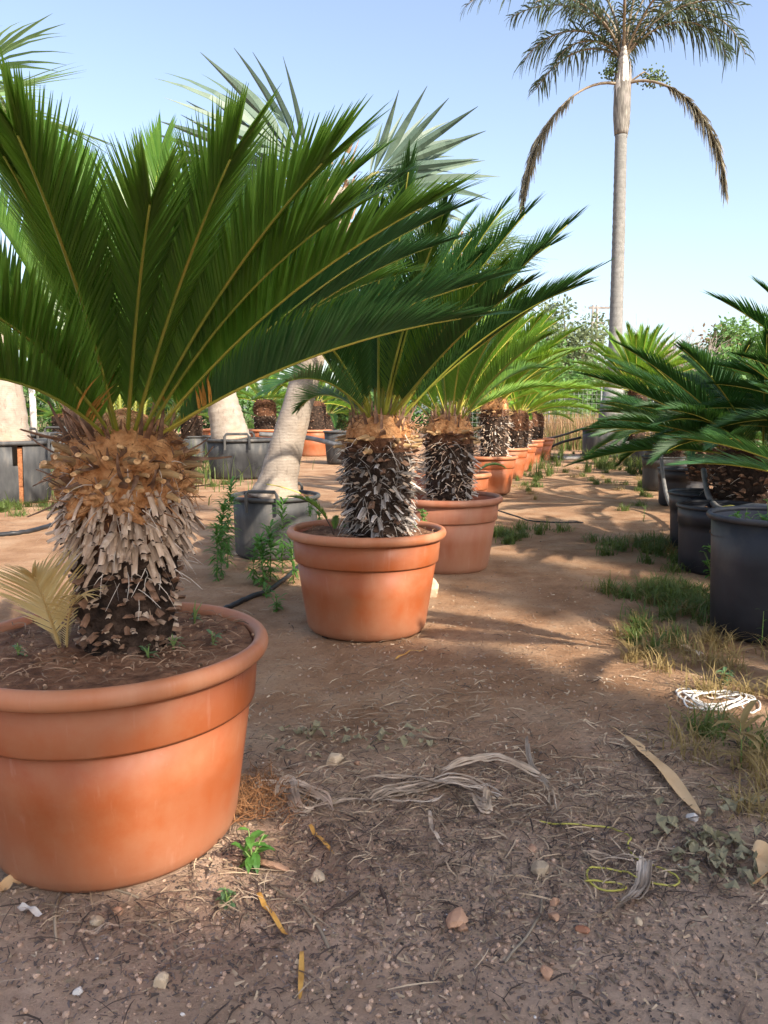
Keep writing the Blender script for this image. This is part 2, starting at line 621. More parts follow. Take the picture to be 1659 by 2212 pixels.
M['bark_fan'] = ringed('fan_palm_bark', (.24, .195, .155), (.38, .325, .27), (.13, .10, .078), 13, (.38, .25, .16))
M['bark_queen'] = ringed('queen_palm_bark', (.15, .148, .14), (.25, .245, .235), (.075, .072, .068), 2.4)
M['stone'] = pm('stone', [(.3, (.38, .28, .18)), (.7, (.60, .47, .33))], 14, .9, .5, 50, .006, objr=.25)
M['stone_red'] = pm('stone_red', [(.3, (.32, .17, .10)), (.7, (.52, .31, .20))], 14, .9, .5, 50, .006, objr=.25)
M['gravel'] = pm('gravel', [(.3, (.22, .14, .10)), (.6, (.38, .26, .185)), (.85, (.55, .44, .34))], 5, .95, .3, 60, .003, island=.55)
M['crumb'] = pm('dark_crumb', [(.3, (.065, .050, .044)), (.7, (.20, .15, .125))], 9, .95, .3, island=.4)
M['whitechip'] = pm('white_chip', [(.3, (.50, .45, .40)), (.7, (.70, .65, .60))], 9, .9, .2)
M['straw'] = pm('straw', [(.3, (.23, .155, .095)), (.6, (.40, .30, .20)), (.8, (.54, .44, .32))], 6, .85, .1, island=.5)
M['darktwig'] = pm('dark_twig', [(.3, (.045, .030, .024)), (.7, (.13, .085, .062))], 8, .9, .1, island=.5)
M['dryleaf'] = pm('dry_leaf_strip', [(.28, (.22, .15, .10)), (.52, (.46, .35, .255)), (.75, (.66, .55, .44))], 9, .8, .4, 70, .003, island=.35)
M['tanleaf'] = pm('tan_leaf', [(.3, (.50, .31, .145)), (.7, (.66, .45, .25))], 9, .75, .3, 60, .002)
M['rustfibre'] = pm('rust_fibre', [(.3, (.18, .080, .032)), (.7, (.36, .18, .08))], 12, .95, 0, island=.35)
M['greyleaf'] = leafm('withered_leaf', (.25, .22, .125), (.42, .38, .25), .2, (.42, .38, .2), .8, .2)
M['rope_y'] = pm('yellow_twine', [(.3, (.40, .36, .06)), (.7, (.54, .48, .12))], 30, .6, .2)
M['rope_w'] = pm('white_twine', [(.3, (.60, .56, .50)), (.7, (.82, .79, .74))], 30, .8, .2)
M['grass'] = leafm('grass_blade', (.075, .13, .026), (.18, .215, .055), .33, (.32, .38, .09), .5, .2)
M['grass_dry'] = leafm('dry_grass_blade', (.30, .22, .085), (.46, .34, .15), .3, (.55, .40, .15), .7, .2)
M['reed_dry'] = leafm('dry_reed', (.36, .22, .115), (.54, .36, .20), .25, (.6, .4, .2), .8, .2)
M['weed'] = leafm('weed_leaf', (.070, .185, .032), (.12, .27, .055), .35, (.25, .5, .08), .5, .2)
M['clover'] = leafm('clover_leaf', (.10, .19, .085), (.17, .28, .13), .3, (.3, .5, .15), .55, .2)
M['stem'] = pm('green_stem', [(.3, (.12, .20, .05)), (.7, (.22, .30, .09))], 10, .6, .1)
M['wood'] = pm('grey_wood', [(.3, (.15, .13, .12)), (.7, (.30, .27, .25))], 6, .85, .3)
M['bark'] = pm('bark', [(.3, (.09, .07, .055)), (.7, (.22, .18, .14))], 6, .9, .5)
M['olive'] = leafm('olive_leaf', (.15, .20, .095), (.27, .31, .17), .25, (.4, .45, .2), .6, .15)
M['treegreen'] = leafm('tree_leaf', (.085, .19, .045), (.17, .31, .085), .3, (.3, .45, .1), .6, .15)
M['treedark'] = leafm('dark_tree_leaf', (.035, .075, .025), (.065, .115, .04), .15, (.1, .2, .05), .6, .15)
M['russet'] = leafm('russet_leaf', (.27, .17, .10), (.40, .27, .17), .25, (.5, .3, .15), .7, .15)
M['twiggrey'] = pm('bare_twig', [(.3, (.30, .24, .21)), (.7, (.46, .39, .35))], 6, .9, 0)
M['wire'] = pm('galvanised_wire', [(.3, (.16, .17, .165)), (.7, (.28, .29, .28))], 10, .5, 0)
M['cutwood'] = pm('sawn_top', [(.3, (.62, .57, .50)), (.7, (.82, .78, .72))], 12, .8, .2)
M['tornsoil'] = pm('root_ball', [(.3, (.20, .07, .03)), (.7, (.40, .17, .075))], 20, .95, .8, 50, .02)

# ------------------------------------------------------------------ ground
def make_ground():
    ys = [-14, -8, -4, -2, -1, 0, .6]
    y = 1.0
    while y < 8:
        ys.append(y)
        y += (.012 if y < 3.2 else .018) + .012 * max(0, y - 1.6) ** 2 / 8
    while y < 900:
        ys.append(y)
        y *= 1.09
    ys.append(1600)
    us = [-40, -12, -6, -3, -2, -1.5, -1.2]
    u = -1.0
    while u < 1.001:
        us.append(u)
        u += .0085
    us += [1.2, 1.5, 2, 3, 6, 12, 40]
    mb = MB()
    for yy in ys:
        half = .62 * max(yy, 1.2) + .25
        for uu in us:
            x = uu * half
            mb.v.append(Vector((x, yy, gz(x, yy) if -3 < yy < 120 and abs(x) < 90 else -.01)))
    n = len(us)
    for i in range(len(ys) - 1):
        for j in range(n - 1):
            mb.f.append((i * n + j, i * n + j + 1, (i + 1) * n + j + 1, (i + 1) * n + j))
            mb.m.append(0)
    o = mb.build('ground', M['earth'], smooth=True)
    o['kind'] = 'structure'
    return o


make_ground()

# ------------------------------------------------------------------ pots
POT_H, POT_R = .53, .40


def soil_disc(mb, r, z, seed, amp=.012, n=56, rings=14):
    b = len(mb.v)
    mb.v.append(Vector((0, 0, z)))
    for i in range(1, rings + 1):
        for j in range(n):
            a = 2 * PI * j / n
            q = r * i / rings
            x, y = q * math.cos(a), q * math.sin(a)
            mb.v.append(Vector((x, y, z + amp * (mnoise.noise((x * 9 + seed, y * 9, 0)) + .6 * mnoise.noise((x * 30, y * 30 + seed, 2))))))
    for j in range(n):
        mb.f.append((b, b + 1 + j, b + 1 + (j + 1) % n))
        mb.m.append(0)
    for i in range(rings - 1):
        for j in range(n):
            k = (j + 1) % n
            mb.f.append((b + 1 + i * n + j, b + 1 + (i + 1) * n + j, b + 1 + (i + 1) * n + k, b + 1 + i * n + k))
            mb.m.append(0)


def terracotta_pot(loc, label, s=1.0, mat='terra', soil=.045, tilt=0.0, seed=0, detail=64):
    t = thing('terracotta_pot', label, 'plant pot', loc, seed * 1.3, 'terracotta pots')
    t.rotation_euler[0] = tilt
    t.scale = (s, s, s)
    rng = random.Random(seed)
    a, b_ = rng.uniform(0, 6), rng.uniform(0, 6)

    def wob(an, z, r):
        return .004 * math.sin(2 * an + a) * z / .5 + .002 * math.sin(3 * an + b_), 0
    mb = MB()
    prof = [(.02, .004), (.20, .002), (.262, .003), (.287, .010), (.301, .026), (.308, .05), (.312, .08), (.333, .22), (.355, .372), (.349, .372), (.305, .10), (.02, .09)]
    mb.lathe(prof, detail, 0, jit=wob)
    mb.build('wall', M[mat], t, True)
    mb = MB()
    mb.lathe([(.3555, .366), (.3635, .366), (.3655, .372), (.3755, .50), (.367, .50), (.352, .378)], detail, 0, jit=wob)
    mb.build('collar', M[mat], t, True)
    mb = MB()
    pr = []
    for k in range(17):
        an = PI * 1.5 - 2 * PI * k / 16
        pr.append((.3845 + .0195 * math.cos(an), .507 + .024 * math.sin(an)))
    mb.lathe(pr, detail, 0, jit=wob)
    mb.build('rim', M['terra_rim' if mat == 'terra' else mat], t, True)
    mb = MB()
    mb.lathe([(.3665, .50), (.361, .49), (.340, .36)], detail, 0, jit=wob)
    mb.build('inner_wall', M['terra_red'], t, True)
    mb = MB()
    soil_disc(mb, .365 - .06 * soil / .2, .53 - soil, seed * 3.3)
    mb.build('soil', M['potsoil'], t, True)
    # drain notches at the foot
    for k in range(6):
        an = k * PI / 3 + .35 + seed
        q = MB()
        q.box((0, 0, 0), (.010, .036, .010), 0, Matrix.Rotation(an, 3, 'Z'))
        q.build('drain_notch', M['darkcore'], t, loc=(.2800 * math.cos(an), .2800 * math.sin(an), .008))
    return t


def black_pot(loc, label, r, h, mat='black', taper=.86, band=True, seed=0, soil=.06, handles=False, rz=0.0, split=None):
    t = thing('black_tub' if handles else 'black_pot', label, 'tub' if handles else 'plant pot', loc, rz, 'black plastic pots and tubs')
    mb = MB()
    rb = r * taper
    cr = .05 * r / .3

    def wob(an, z, rr):
        return .008 * r / .3 * math.sin(2 * an + seed) * z / h, 0

    def rad(z):
        return rb + (r * .95 - rb) * z / h
    prof = [(.02, .004), (rb - cr, .002), (rb - cr * .4, .008), (rb, cr * .6), (rad(h * .3), h * .3), (rad(h * .62), h * .62)]
    if band:
        prof += [(rad(h * .72), h * .72), (rad(h * .722) + .007, h * .722)]
    prof += [(rad(h * .96) + (.007 if band else 0), h * .96)]
    prof += [(rad(h * .96) - .006, h * .96), (rb - .01, h * .3), (.02, h * .29)]
    mb.lathe(prof, 56, 0, jit=wob)
    if split:
        a0, a1 = split
        keep_f, keep_m = [], []
        for f, mm in zip(mb.f, mb.m):
            c = sum((mb.v[i] for i in f), Vector()) / len(f)
            an = math.atan2(c.y, c.x)
            wdt = (a1 - a0) * (.35 + .65 * min(1, c.z / h * 1.3))
            if abs(an - (a0 + a1) / 2) < wdt / 2 and c.z < h * .94 and math.hypot(c.x, c.y) > rb * .8:
                continue
            keep_f.append(f)
            keep_m.append(mm)
        mb.f, mb.m = keep_f, keep_m
    mb.build('wall', M[mat], t, True)
    if split:
        mb = MB()
        mb.lathe([(rb * .93, .01), (rad(h * .5) - .02, h * .5), (rad(h * .9) - .02, h * .9)], 40, 0)
        mb.build('root_ball', M['tornsoil'], t, True)
    mb = MB()
    pr = []
    kk = r / .3
    for k in range(13):
        an = PI * 1.5 - 2 * PI * k / 12
        pr.append((r * .975 + .013 * kk * math.cos(an), h - .014 * kk + .014 * kk * math.sin(an)))
    mb.lathe(pr, 56, 0, jit=wob)
    mb.build('rim', M[mat], t, True)
    mb = MB()
    soil_disc(mb, r * .945, h - soil, seed * 5.1)
    mb.build('soil', M['potsoil'], t, True)
    if handles:
        for an in (0, PI):
            hb = MB()
            wd = .10 * kk
            p = [Vector((r * 1.0, -wd, h - .09 * kk)), Vector((r * 1.02, -wd, h + .02 * kk)), Vector((r * 1.02, -wd * .85, h + .042 * kk)), Vector((r * 1.02, wd * .85, h + .042 * kk)), Vector((r * 1.02, wd, h + .02 * kk)), Vector((r * 1.0, wd, h - .09 * kk))]
            hb.tube(p, [.011 * kk] * 6, 6)
            o = hb.build('handle', M[mat], t)
            o.rotation_euler[2] = an
    return t


# terracotta row, front to back (rim centres measured)
def potloc(px, py, rim=.53):
    p = atz(px, py, rim)
    return (p.x, p.y, gz(p.x, p.y) * 0 - .004)


PA = potloc(240, 1374)
PB = potloc(792, 1137)
PC = potloc(964, 1068)
PD = potloc(975, 1018)
PE = potloc(1056, 983)
PF = potloc(1092, 966)
PG = potloc(1117, 957.6)
PH = potloc(1138, 949)
PI_ = potloc(1161, 946)
terracotta_pot(PA, 'largest terracotta pot nearest the viewer, cut off by the left edge', seed=1, detail=128, soil=.022)
terracotta_pot(PB, 'clean orange terracotta pot with ferny pup, second pot from the front', seed=2, detail=96, tilt=.012, soil=.035)
terracotta_pot(PC, 'dusty pale terracotta pot half hidden behind the second pot', mat='terra_dusty', seed=3, soil=.085)
terracotta_pot(PD, 'terracotta pot peeping out right behind the dusty pale pot', seed=4, soil=.06)
terracotta_pot(PE, 'sunlit terracotta pot under the white bristled trunk', seed=5)
terracotta_pot(PF, 'terracotta pot just behind the sunlit one with white bristled trunk', seed=6)
terracotta_pot(PG, 'third terracotta pot from the far end of the row', seed=7)
terracotta_pot(PH, 'last but one terracotta pot at the far end of the row', seed=8)
terracotta_pot(PI_, 'farthest terracotta pot at the end of the row by the dry reeds', seed=9)
bl = aty(578, 978, 21)
PL1 = (bl.x, 21, -.01)
br = aty(676, 978, 20.5)
PL2 = (br.x, 20.5, -.01)
terracotta_pot(PL1, 'background terracotta pot left of the leaning grey trunk', s=1.32, seed=10)
terracotta_pot(PL2, 'background terracotta pot right of the leaning grey trunk', s=1.32, seed=11)
b3 = aty(470, 975, 22)
PL3 = (b3.x, 22, -.01)
terracotta_pot(PL3, 'background terracotta pot behind the wide black tub', s=1.3, seed=12)

# black tubs on the left
T1 = (-.85, 6.02, -.005)
black_pot(T1, 'black tub with square handles under the leaning grey palm trunk', .355, .485, 'blackdust', .90, False, 1, .03, True, rz=-PI / 2 - .15)
T2p = aty(520, 1020, 13.4)
T2 = (T2p.x, 13.4, -.005)
black_pot(T2, 'wide black tub with square handles behind the leaning trunk', .60, .69, 'blackdust', .88, False, 2, .05, True, rz=-PI / 2 + .1)
T3p = aty(20, 1080, 9.7)
T3 = (T3p.x, 9.7, -.005)
black_pot(T3, 'black tub split open down the side showing rusty root ball', .56, .78, 'blackdust', .88, False, 3, .05, True, rz=.12, split=(-.97 - .10, -.97 + .10))
T4p = aty(95, 1040, 12.6)
T4 = (T4p.x, 12.6, -.005)
black_pot(T4, 'black tub with square handles behind the split one, young tree in it', .55, .80, 'blackdust', .88, False, 4, .05, True, rz=-PI / 2)
T5p = aty(738, 1000, 17.3)
T5 = (T5p.x, 17.3, -.005)
black_pot(T5, 'black pot in the background left of the second sago trunk', .42, .73, 'blackdust', .78, False, 5, .05)

# black pots on the right
R1 = (1.95, 3.80, -.004)
black_pot(R1, 'tall black pot nearest on the right with weeds in it', .325, .615, 'black', .86, False, 6, .11)
R2 = (2.35, 5.36, -.004)
black_pot(R2, 'black pot with raised band and dented side behind the tall right one', .285, .48, 'black', .90, True, 7, .07)
R3 = (2.62, 6.25, -.004)
black_pot(R3, 'black pot third from the front on the right, hose beside it', .285, .48, 'black', .90, True, 8, .07)
R4 = (3.62, 9.3, -.004)
black_pot(R4, 'blue black pot with hose looping down its side on the right', .30, .46, 'black', .92, True, 9, .07)
R5 = (4.05, 11.2, -.004)
black_pot(R5, 'grey black pot beside the grassy verge below the drooping frond', .30, .50, 'blackdust', .92, True, 10, .07)
RS = (2.72, 5.95, -.004)
black_pot(RS, 'black pot holding the scaly dark trunk at right', .34, .44, 'black', .9, True, 11, .05)
R6 = (5.0, 13.6, -.004)
black_pot(R6, 'black pot in deep shade under the right hand fronds', .42, .50, 'black', .9, True, 12, .05)
TB = (5.72, 20.0, -.005)
black_pot(TB, 'big black tub with the sawn off palm stump at path end', .62, .74, 'blackdust', .93, False, 13, .05)
R7 = (5.55, 16.2, -.004)
black_pot(R7, 'black tub under the bright yellow green sago at path end', .42, .60, 'black', .9, False, 14, .05)


# ------------------------------------------------------------------ sago palms
def rachis_curve(L, bend, n=14, e=1.35):
    pts, ths = [Vector((0, 0, 0))], [0.0]
    x = z = 0.0
    for i in range(1, n + 1):
        s0 = (i - .5) / n
        th = -bend * s0 ** e
        x += math.cos(th) * L / n
        z += math.sin(th) * L / n
        pts.append(Vector((x, 0, z)))
        ths.append(-bend * (i / n) ** e)
    return pts, ths


def sago_frond_meshes(rng, L=.85, bend=.5, n=105, ll=.20, vup=.5, wid=.0042, lmat='sago', rmat='rachis', a0=1.15, a1=.50, segs=3, droop=.0, dead=0, thick=.0085, bare=.16, sway=0.0, tipk=.42):
    pts, ths = rachis_curve(L, bend)
    m = len(pts) - 1

    def at(s):
        q = min(s, .9999) * m
        i = int(q)
        k = q - i
        p = pts[i].lerp(pts[i + 1], k)
        th = ths[i] + (ths[i + 1] - ths[i]) * k
        sw = sway * s * s
        return p + Vector((0, sw * L, 0)), Vector((math.cos(th), 2 * sway * s, math.sin(th))).normalized(), Vector((-math.sin(th), 0, math.cos(th)))
    lf, dd = MB(), MB()
    B = Vector((0, 1, 0))
    for side in (-1, 1):
        for i in range(n):
            s = bare + (1 - bare) * (i + rng.uniform(-.25, .25)) / (n - 1)
            s = max(bare, min(1, s))
            u = (s - bare) / (1 - bare)
            if rng.random() < .015:
                continue
            p, T, Nn = at(s)
            a = a0 + (a1 - a0) * u ** .8 + rng.gauss(0, .022)
            if u > .78:
                a += (.13 - a) * (u - .78) / .22
            v = vup * (1 - .25 * u) * (1 - .6 * max(0, u - .8) / .2) + rng.gauss(0, .035)
            prof = min(1, .28 + 2.6 * u) * (1 - tipk * max(0, u - .6) / .4)
            ln = ll * prof * rng.uniform(.93, 1.05)
            out = B * (side * math.cos(v)) + Nn * math.sin(v)
            d = T * math.cos(a) + out * math.sin(a)
            d.normalize()
            wv = (T - d * T.dot(d)).normalized()
            face = d.cross(wv).normalized()
            if face.dot(Nn) < 0:
                face = -face
            q, w_ = [], []
            isdead = dead and u < .14 and rng.random() < dead * .4
            curl = rng.uniform(.02, .10) + droop + (.25 if isdead else 0)
            for k in range(segs + 1):
                f = k / segs
                off = d * (ln * f) - face * (curl * ln * f * f) + T * (.05 * ln * f * f)
                q.append(p + off)
                w_.append(wid * (1.0 if f < .75 else 1.0) * (1 - .96 * max(0, f - .4) ** 1.2 / .6 ** 1.2) * (.75 if k == 0 else 1))
            (dd if isdead else lf).strip(q, w_, wv, 0, -.5, face)
    rc = MB()
    n2 = 16
    rc.tube([at(i / n2)[0] - at(i / n2)[2] * .002 for i in range(n2 + 1)], [thick * (1 - .72 * (i / n2) ** .8) + .0004 for i in range(n2 + 1)], 6, flat=.8)
    # short spines at the foot of the frond
    for side in (-1, 1):
        for i in range(9):
            s = .05 + (bare - .03) * i / 9
            p, T, Nn = at(s)
            d = (T * .7 + B * side * .7 + Nn * .2).normalized()
            rc.strip([p + B * side * thick * .7, p + d * (.012 + .002 * i)], [.0018, .0002], T)
    me = [lf.mesh('frond', M[lmat]), rc.mesh('rachis', M[rmat], True)]
    me.append(dd.mesh('dead_leaflets', M['dead_tip']) if dd.v else None)
    return me


def frond_place(parent, me, base, az, el, roll=0.0, scale=1.0, label=None):
    X = Vector((math.cos(el) * math.cos(az), math.cos(el) * math.sin(az), math.sin(el)))
    Z = Vector((-math.sin(el) * math.cos(az), -math.sin(el) * math.sin(az), math.cos(el)))
    Y = Z.cross(X)
    mt = Matrix((X, Y, Z)).transposed() @ Matrix.Rotation(roll, 3, 'X')
    o = link('frond', me[0], parent)
    o.matrix_local = Matrix.Translation(base) @ (mt * scale).to_4x4()
    c = link('rachis', me[1], o)
    if me[2]:
        link('dead_leaflet', me[2], o)
    if label:
        o['label'] = label
    return o


def chord(bend, e=1.35):
    p, _ = rachis_curve(1, bend, 14, e)
    q = p[-1]
    return q.length, -math.atan2(q.z, q.x)


def aim(basew, px, py, L, bend, far=False):
    """azimuth, initial elevation and length so that the rachis ends on the line of sight px,py"""
    r = ray(px, py)
    c, dl = chord(bend)
    D = c * L
    o = CAMV - basew
    b = o.dot(r)
    q = b * b - (o.length_squared - D * D)
    if q < 0:
        t = -b
    else:
        t = -b + (math.sqrt(q) if far else -math.sqrt(q))
    tip = CAMV + r * t - basew
    az = math.atan2(tip.y, tip.x)
    el = math.asin(max(-1, min(1, tip.z / tip.length))) + dl
    return az, el, tip.length / c


# stub meshes shared by all trunks
def stub_strap(rng, ln, w0, w1, th, bend, mat, dark_end=True):
    mb = MB()
    n = 4
    rows = []
    for i in range(n + 1):
        f = i / n
        x = ln * f
        z = -bend * ln * f * f + rng.uniform(-.001, .001)
        hw = w0 + (w1 - w0) * f
        t_ = th * (1 - .3 * f)
        cur = .35 * hw
        sec = [Vector((x, -hw, z - cur)), Vector((x, -hw * .45, z + t_ * .6)), Vector((x, hw * .45, z + t_ * .6)), Vector((x, hw, z - cur)), Vector((x, 0, z - t_))]
        if i == n:
            for q in sec:
                q.x += rng.uniform(-.06, .04) * ln
        rows.append(sec)
    for sec in rows:
        mb.v += sec
    for i in range(n):
        for j in range(5):
            k = (j + 1) % 5
            mb.f.append((i * 5 + j, i * 5 + k, (i + 1) * 5 + k, (i + 1) * 5 + j))
            mb.m.append(0)
    b = n * 5
    mb.f.append((b, b + 1, b + 2, b + 3, b + 4))
    mb.m.append(1 if dark_end else 0)  # flat end coloured dark for the shade inside an open leaf base
    return mb.mesh('leaf_base', [M[mat], M['darkcore'] if dark_end == 'dark' else M[mat]])


def stub_cut(rng, ln, r):
    mb = MB()
    pts = [Vector((ln * f, 0, -.10 * ln * f * f)) for f in (0, .4, .8, 1)]
    mb.tube(pts, [r * 2.6, r * 1.5, r, r * .97], 9, 0, True, 1, flat=.85)
    sy, sz = rng.uniform(-.7, .7), rng.uniform(-.7, .7)
    for q in mb.v[27:36]:
        q.x += sy * q.y + sz * q.z + rng.uniform(-.001, .001)
    return mb.mesh('cut_petiole', [M['petwood'], M['petcut']])


_r = random.Random(5)
ST = {
    'cut': [stub_cut(_r, _r.uniform(.045, .07), _r.uniform(.0062, .0080)) for _ in range(6)],
    'long': [stub_strap(_r, _r.uniform(.050, .090), _r.uniform(.0075, .011), _r.uniform(.005, .0085), .004, _r.uniform(.0, .2), 'strap', 'dark') for _ in range(9)],
    'white': [stub_strap(_r, _r.uniform(.045, .085), _r.uniform(.008, .012), _r.uniform(.004, .009), .004, _r.uniform(-.1, .25), 'strapwhite', 'dark') for _ in range(10)],
    'scale': [stub_strap(_r, _r.uniform(.025, .045), _r.uniform(.012, .019), _r.uniform(.009, .015), .006, _r.uniform(-.1, .2), 'strapbrown', False) for _ in range(8)],
    'pale': [stub_strap(_r, _r.uniform(.03, .05), _r.uniform(.010, .016), _r.uniform(.008, .012), .006, _r.uniform(-.1, .2), 'strap', 'dark') for _ in range(6)],
    'brush': [stub_strap(_r, _r.uniform(.09, .14), _r.uniform(.008, .013), _r.uniform(.002, .004), .004, _r.uniform(-.35, .1), 'strapbrown', False) for _ in range(8)],
}


def put_stub(parent, kind, rng, p, az, el, s=1.0, name=None):
    me = rng.choice(ST[kind])
    o = link(name or me.name.split('.')[0], me, parent)
    o.location = p
    o.rotation_euler = (rng.uniform(-.5, .5), -el, az + rng.gauss(0, .16))
    o.scale = (s, s * rng.uniform(.85, 1.2), s)
    return o


def stub_mass(parent, rng, specs, name='leaf_base_mass'):
    """more stubs of the same kinds, joined, filling in between the single ones"""
    mb = MB()
    mats = []
    for kind, p, az, el, s in specs:
        me = rng.choice(ST[kind])
        mt = Matrix.Translation(p) @ Matrix.Rotation(az + rng.gauss(0, .2), 4, 'Z') @ Matrix.Rotation(-el, 4, 'Y') @ Matrix.Rotation(rng.uniform(-.6, .6), 4, 'X')
        b = len(mb.v)
        for v_ in me.vertices:
            mb.v.append(mt @ (v_.co * s))
        for m_ in me.materials:
            if m_ not in mats:
                mats.append(m_)
        for pl in me.polygons:
            mb.f.append(tuple(b + i for i in pl.vertices))
            mb.m.append(mats.index(me.materials[pl.material_index]))
    o = mb.build(name, mats, parent)
    o['kind'] = 'stuff'
    return o


def trunk_core(parent, prof, zones, n=40, amp=.012, seed=0):
    """prof: [(r,z)]; zones: z -> material slot"""
    z0, z1 = prof[0][1], prof[-1][1]
    full = []
    k = 34
    for i in range(k + 1):
        z = z0 + (z1 - z0) * i / k
        for (ra, za), (rb, zb) in zip(prof, prof[1:]):
            if za <= z <= zb + 1e-6:
                full.append((ra + (rb - ra) * (z - za) / (zb - za), z))
                break

    def jit(a, z, r):
        return amp * (mnoise.noise((math.cos(a) * 5 + seed, math.sin(a) * 5, z * 26)) + .6 * mnoise.noise((math.cos(a) * 14, math.sin(a) * 14 + seed, z * 60))), 0
    mb = MB()
    mb.lathe(full, n, lambda z: zones(z), jit=jit)
    b = len(mb.v) - n
    mb.v.append(Vector((0, 0, z1 + .03)))
    for j in range(n):
        mb.f.append((b + j, b + (j + 1) % n, len(mb.v) - 1))
        mb.m.append(zones(z1))
    return mb.build('trunk', [M['darkcore'], M['browncore'], M['wool']], parent, True)


def prof_r(prof, z):
    for (ra, za), (rb, zb) in zip(prof, prof[1:]):
        if za <= z <= zb:
            return ra + (rb - ra) * (z - za) / (zb - za)
    return prof[-1][0]


def fibres(parent, rng, prof, z0, z1, n, ln=.09, wd=.0009, mat='fibre', droop=.5):
    mb = MB()
    for _ in range(n):
        z = rng.uniform(z0, z1)
        a = rng.uniform(0, 2 * PI)
        r = prof_r(prof, z)
        p = Vector((r * math.cos(a), r * math.sin(a), z))
        d = Vector((math.cos(a + rng.gauss(0, .7)), math.sin(a + rng.gauss(0, .7)), rng.gauss(.0, .5))).normalized()
        l_ = ln * rng.uniform(.5, 1.5)
        side = Vector((rng.gauss(0, 1), rng.gauss(0, 1), rng.gauss(0, 1)))
        side = (side - d * side.dot(d)).normalized()
        cv = rng.uniform(-.4, .4)
        q = [p + d * (l_ * f) + side * (cv * l_ * f * f) - Vector((0, 0, droop * l_ * f * f)) for f in (0, .33, .66, 1)]
        mb.strip(q, [wd * 1.4, wd * 1.2, wd, wd * .5], side)
    o = mb.build('fibre', M[mat], parent)
    o['kind'] = 'stuff'
    return o


